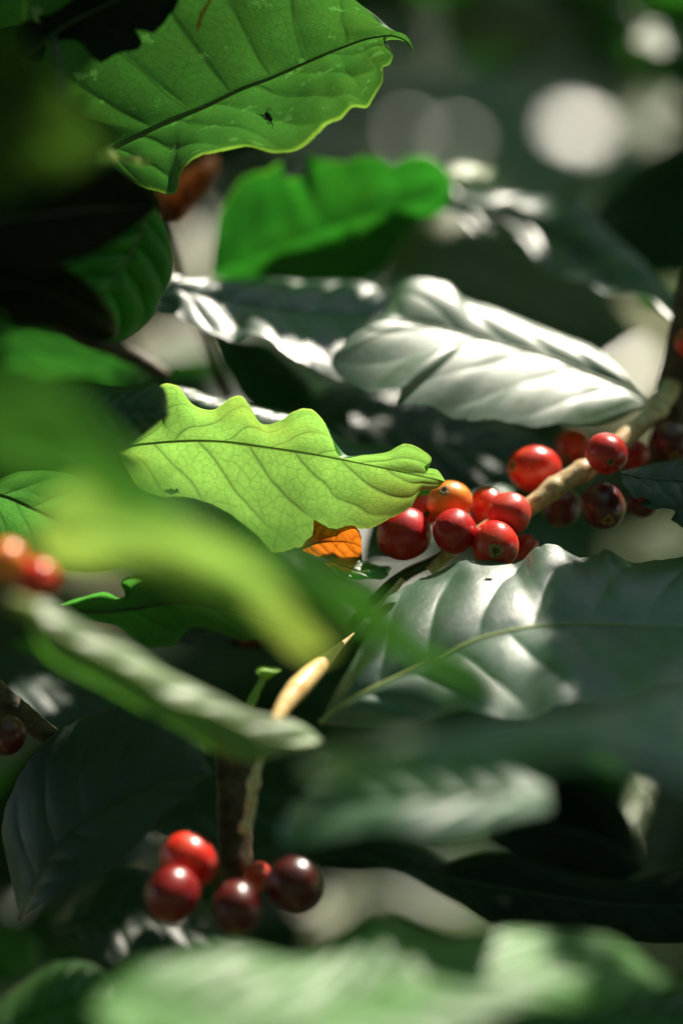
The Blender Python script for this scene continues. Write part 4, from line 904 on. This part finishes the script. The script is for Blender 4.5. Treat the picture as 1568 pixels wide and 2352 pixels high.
cen = cs[:,0:1]*e1+cs[:,1:2]*e2+(base_h+rng.uniform(0.50, 0.85, N1))[:,None]*SUN
ok = in_mask(cs, nm, CELL) | indim
for s, r in zip(lit_s, lit_r):
    dd = np.hypot(*(cs-s).T); ok &= dd > r+np.where(indim, 0.005, 0.012)
vx = cen@RX; vy = cen@UP; vd = -(cen@BK)
ok &= ~((vd > 0) & (abs(vx/np.maximum(vd, .05)) < 0.16) & (abs(vy/np.maximum(vd, .05)) < 0.235))
V, F = leaflets(cen[ok & ~indim], rng, 0.030, 0.014)
V2, F2 = leaflets(cen[ok & indim], rng, 0.015, 0.009)
F = F+[tuple(i+len(V) for i in f) for f in F2]; V = V+V2
SHADE = simple_leaf_material('added_shade_leaf', (0.035, 0.08, 0.02), (0.065, 0.16, 0.018))
tag(link_mesh('added_shade_leaflets', V, F, SHADE), 'unseen leaflets added over the coffee shrub to shape its sun and shade', 'foliage', None, 'stuff')

far = np.concatenate([np.array([ground_hit(x, y) for x in range(-150, 1760, 60) for y in range(-150, 2520, 60)]),
                      np.array([P(x, y, d) for x in range(-150, 1760, 90) for y in range(-150, 2520, 90) for d in (1.2, 1.45, 1.7, 2.0)])])
far = np.concatenate([far, np.array([(x, y, GZ) for x in np.arange(-2.6, 2.61, .12) for y in np.arange(-2.4, 2.2, .12)])])
far_s = sunplane(far); FC = .08
fm = mask_of(far_s, FC, 1)
lo, hi = far_s.min(0)-.1, far_s.max(0)+.1
N2 = int(950*(hi[0]-lo[0])*(hi[1]-lo[1]))
c2s = rng.uniform(lo, hi, (N2, 2)); c2 = c2s[:,0:1]*e1+c2s[:,1:2]*e2
nrm_s = np.array([0, -GS, 1.0]); den = SUN@nrm_s
t0 = ((np.array([0, GY, GZ])-c2)@nrm_s)/den; t1 = (GZ-c2[:,2])/SUN[2]
c2 = c2+(np.maximum(t0, t1)+rng.uniform(1.75, 2.5, N2))[:,None]*SUN
ok2 = in_mask(c2s, fm, FC)
for s, r in zip(gs, gr): ok2 &= np.hypot(*(c2s-s).T) > r+0.04
for s, r in zip(lit_s, lit_r): ok2 &= np.hypot(*(c2s-s).T) > r+0.06
vx = c2@RX; vy = c2@UP; vd = -(c2@BK)
ok2 &= ~((vd > 0) & (abs(vx/np.maximum(vd, .05)) < 0.2) & (abs(vy/np.maximum(vd, .05)) < 0.26))
ok2 &= np.linalg.norm(c2, axis=1) > 1.0
dv = c2-P(784, 1176, .75); dl = np.linalg.norm(dv, axis=1)
ok2 &= (dv@SUN)/dl < math.cos(math.radians(25))
V, F = leaflets(c2[ok2], rng, 0.11, 0.055)
# more leaves added over and behind the viewer to dim the sky light, open towards the sun
N3 = 5200
dr = rng.normal(size=(N3, 3)); dr[:,2] = abs(dr[:,2])*0.9-0.25; dr /= np.linalg.norm(dr, axis=1)[:,None]
c3 = P(784, 1176, .6)+dr*rng.uniform(1.1, 2.0, N3)[:,None]
s3 = sunplane(c3)
ok3 = (dr@SUN < math.cos(math.radians(48)))
up3 = (c3@SUN) > base_h
for s, r in zip(gs, gr): ok3 &= np.hypot(*(s3-s).T) > r+0.08
for s, r in zip(lit_s, lit_r): ok3 &= ~(up3 & (np.hypot(*(s3-s).T) < r+0.1))
vx = c3@RX; vy = c3@UP; vd = -(c3@BK)
ok3 &= ~((vd > -.3) & (abs(vx) < 0.2+abs(vd)*.22) & (abs(vy) < 0.2+abs(vd)*.30))
ok3 &= ~((vd > 0.3) & (c3[:,2] < 0.25))
V3, F3 = leaflets(c3[ok3], rng, 0.20, 0.10, .9)
F = F+[tuple(i+len(V) for i in f) for f in F3]; V = V+V3
tag(link_mesh('added_shade_canopy', V, F, SHADE), 'unseen foliage added high over the hillside to block sun and sky', 'foliage', None, 'stuff')
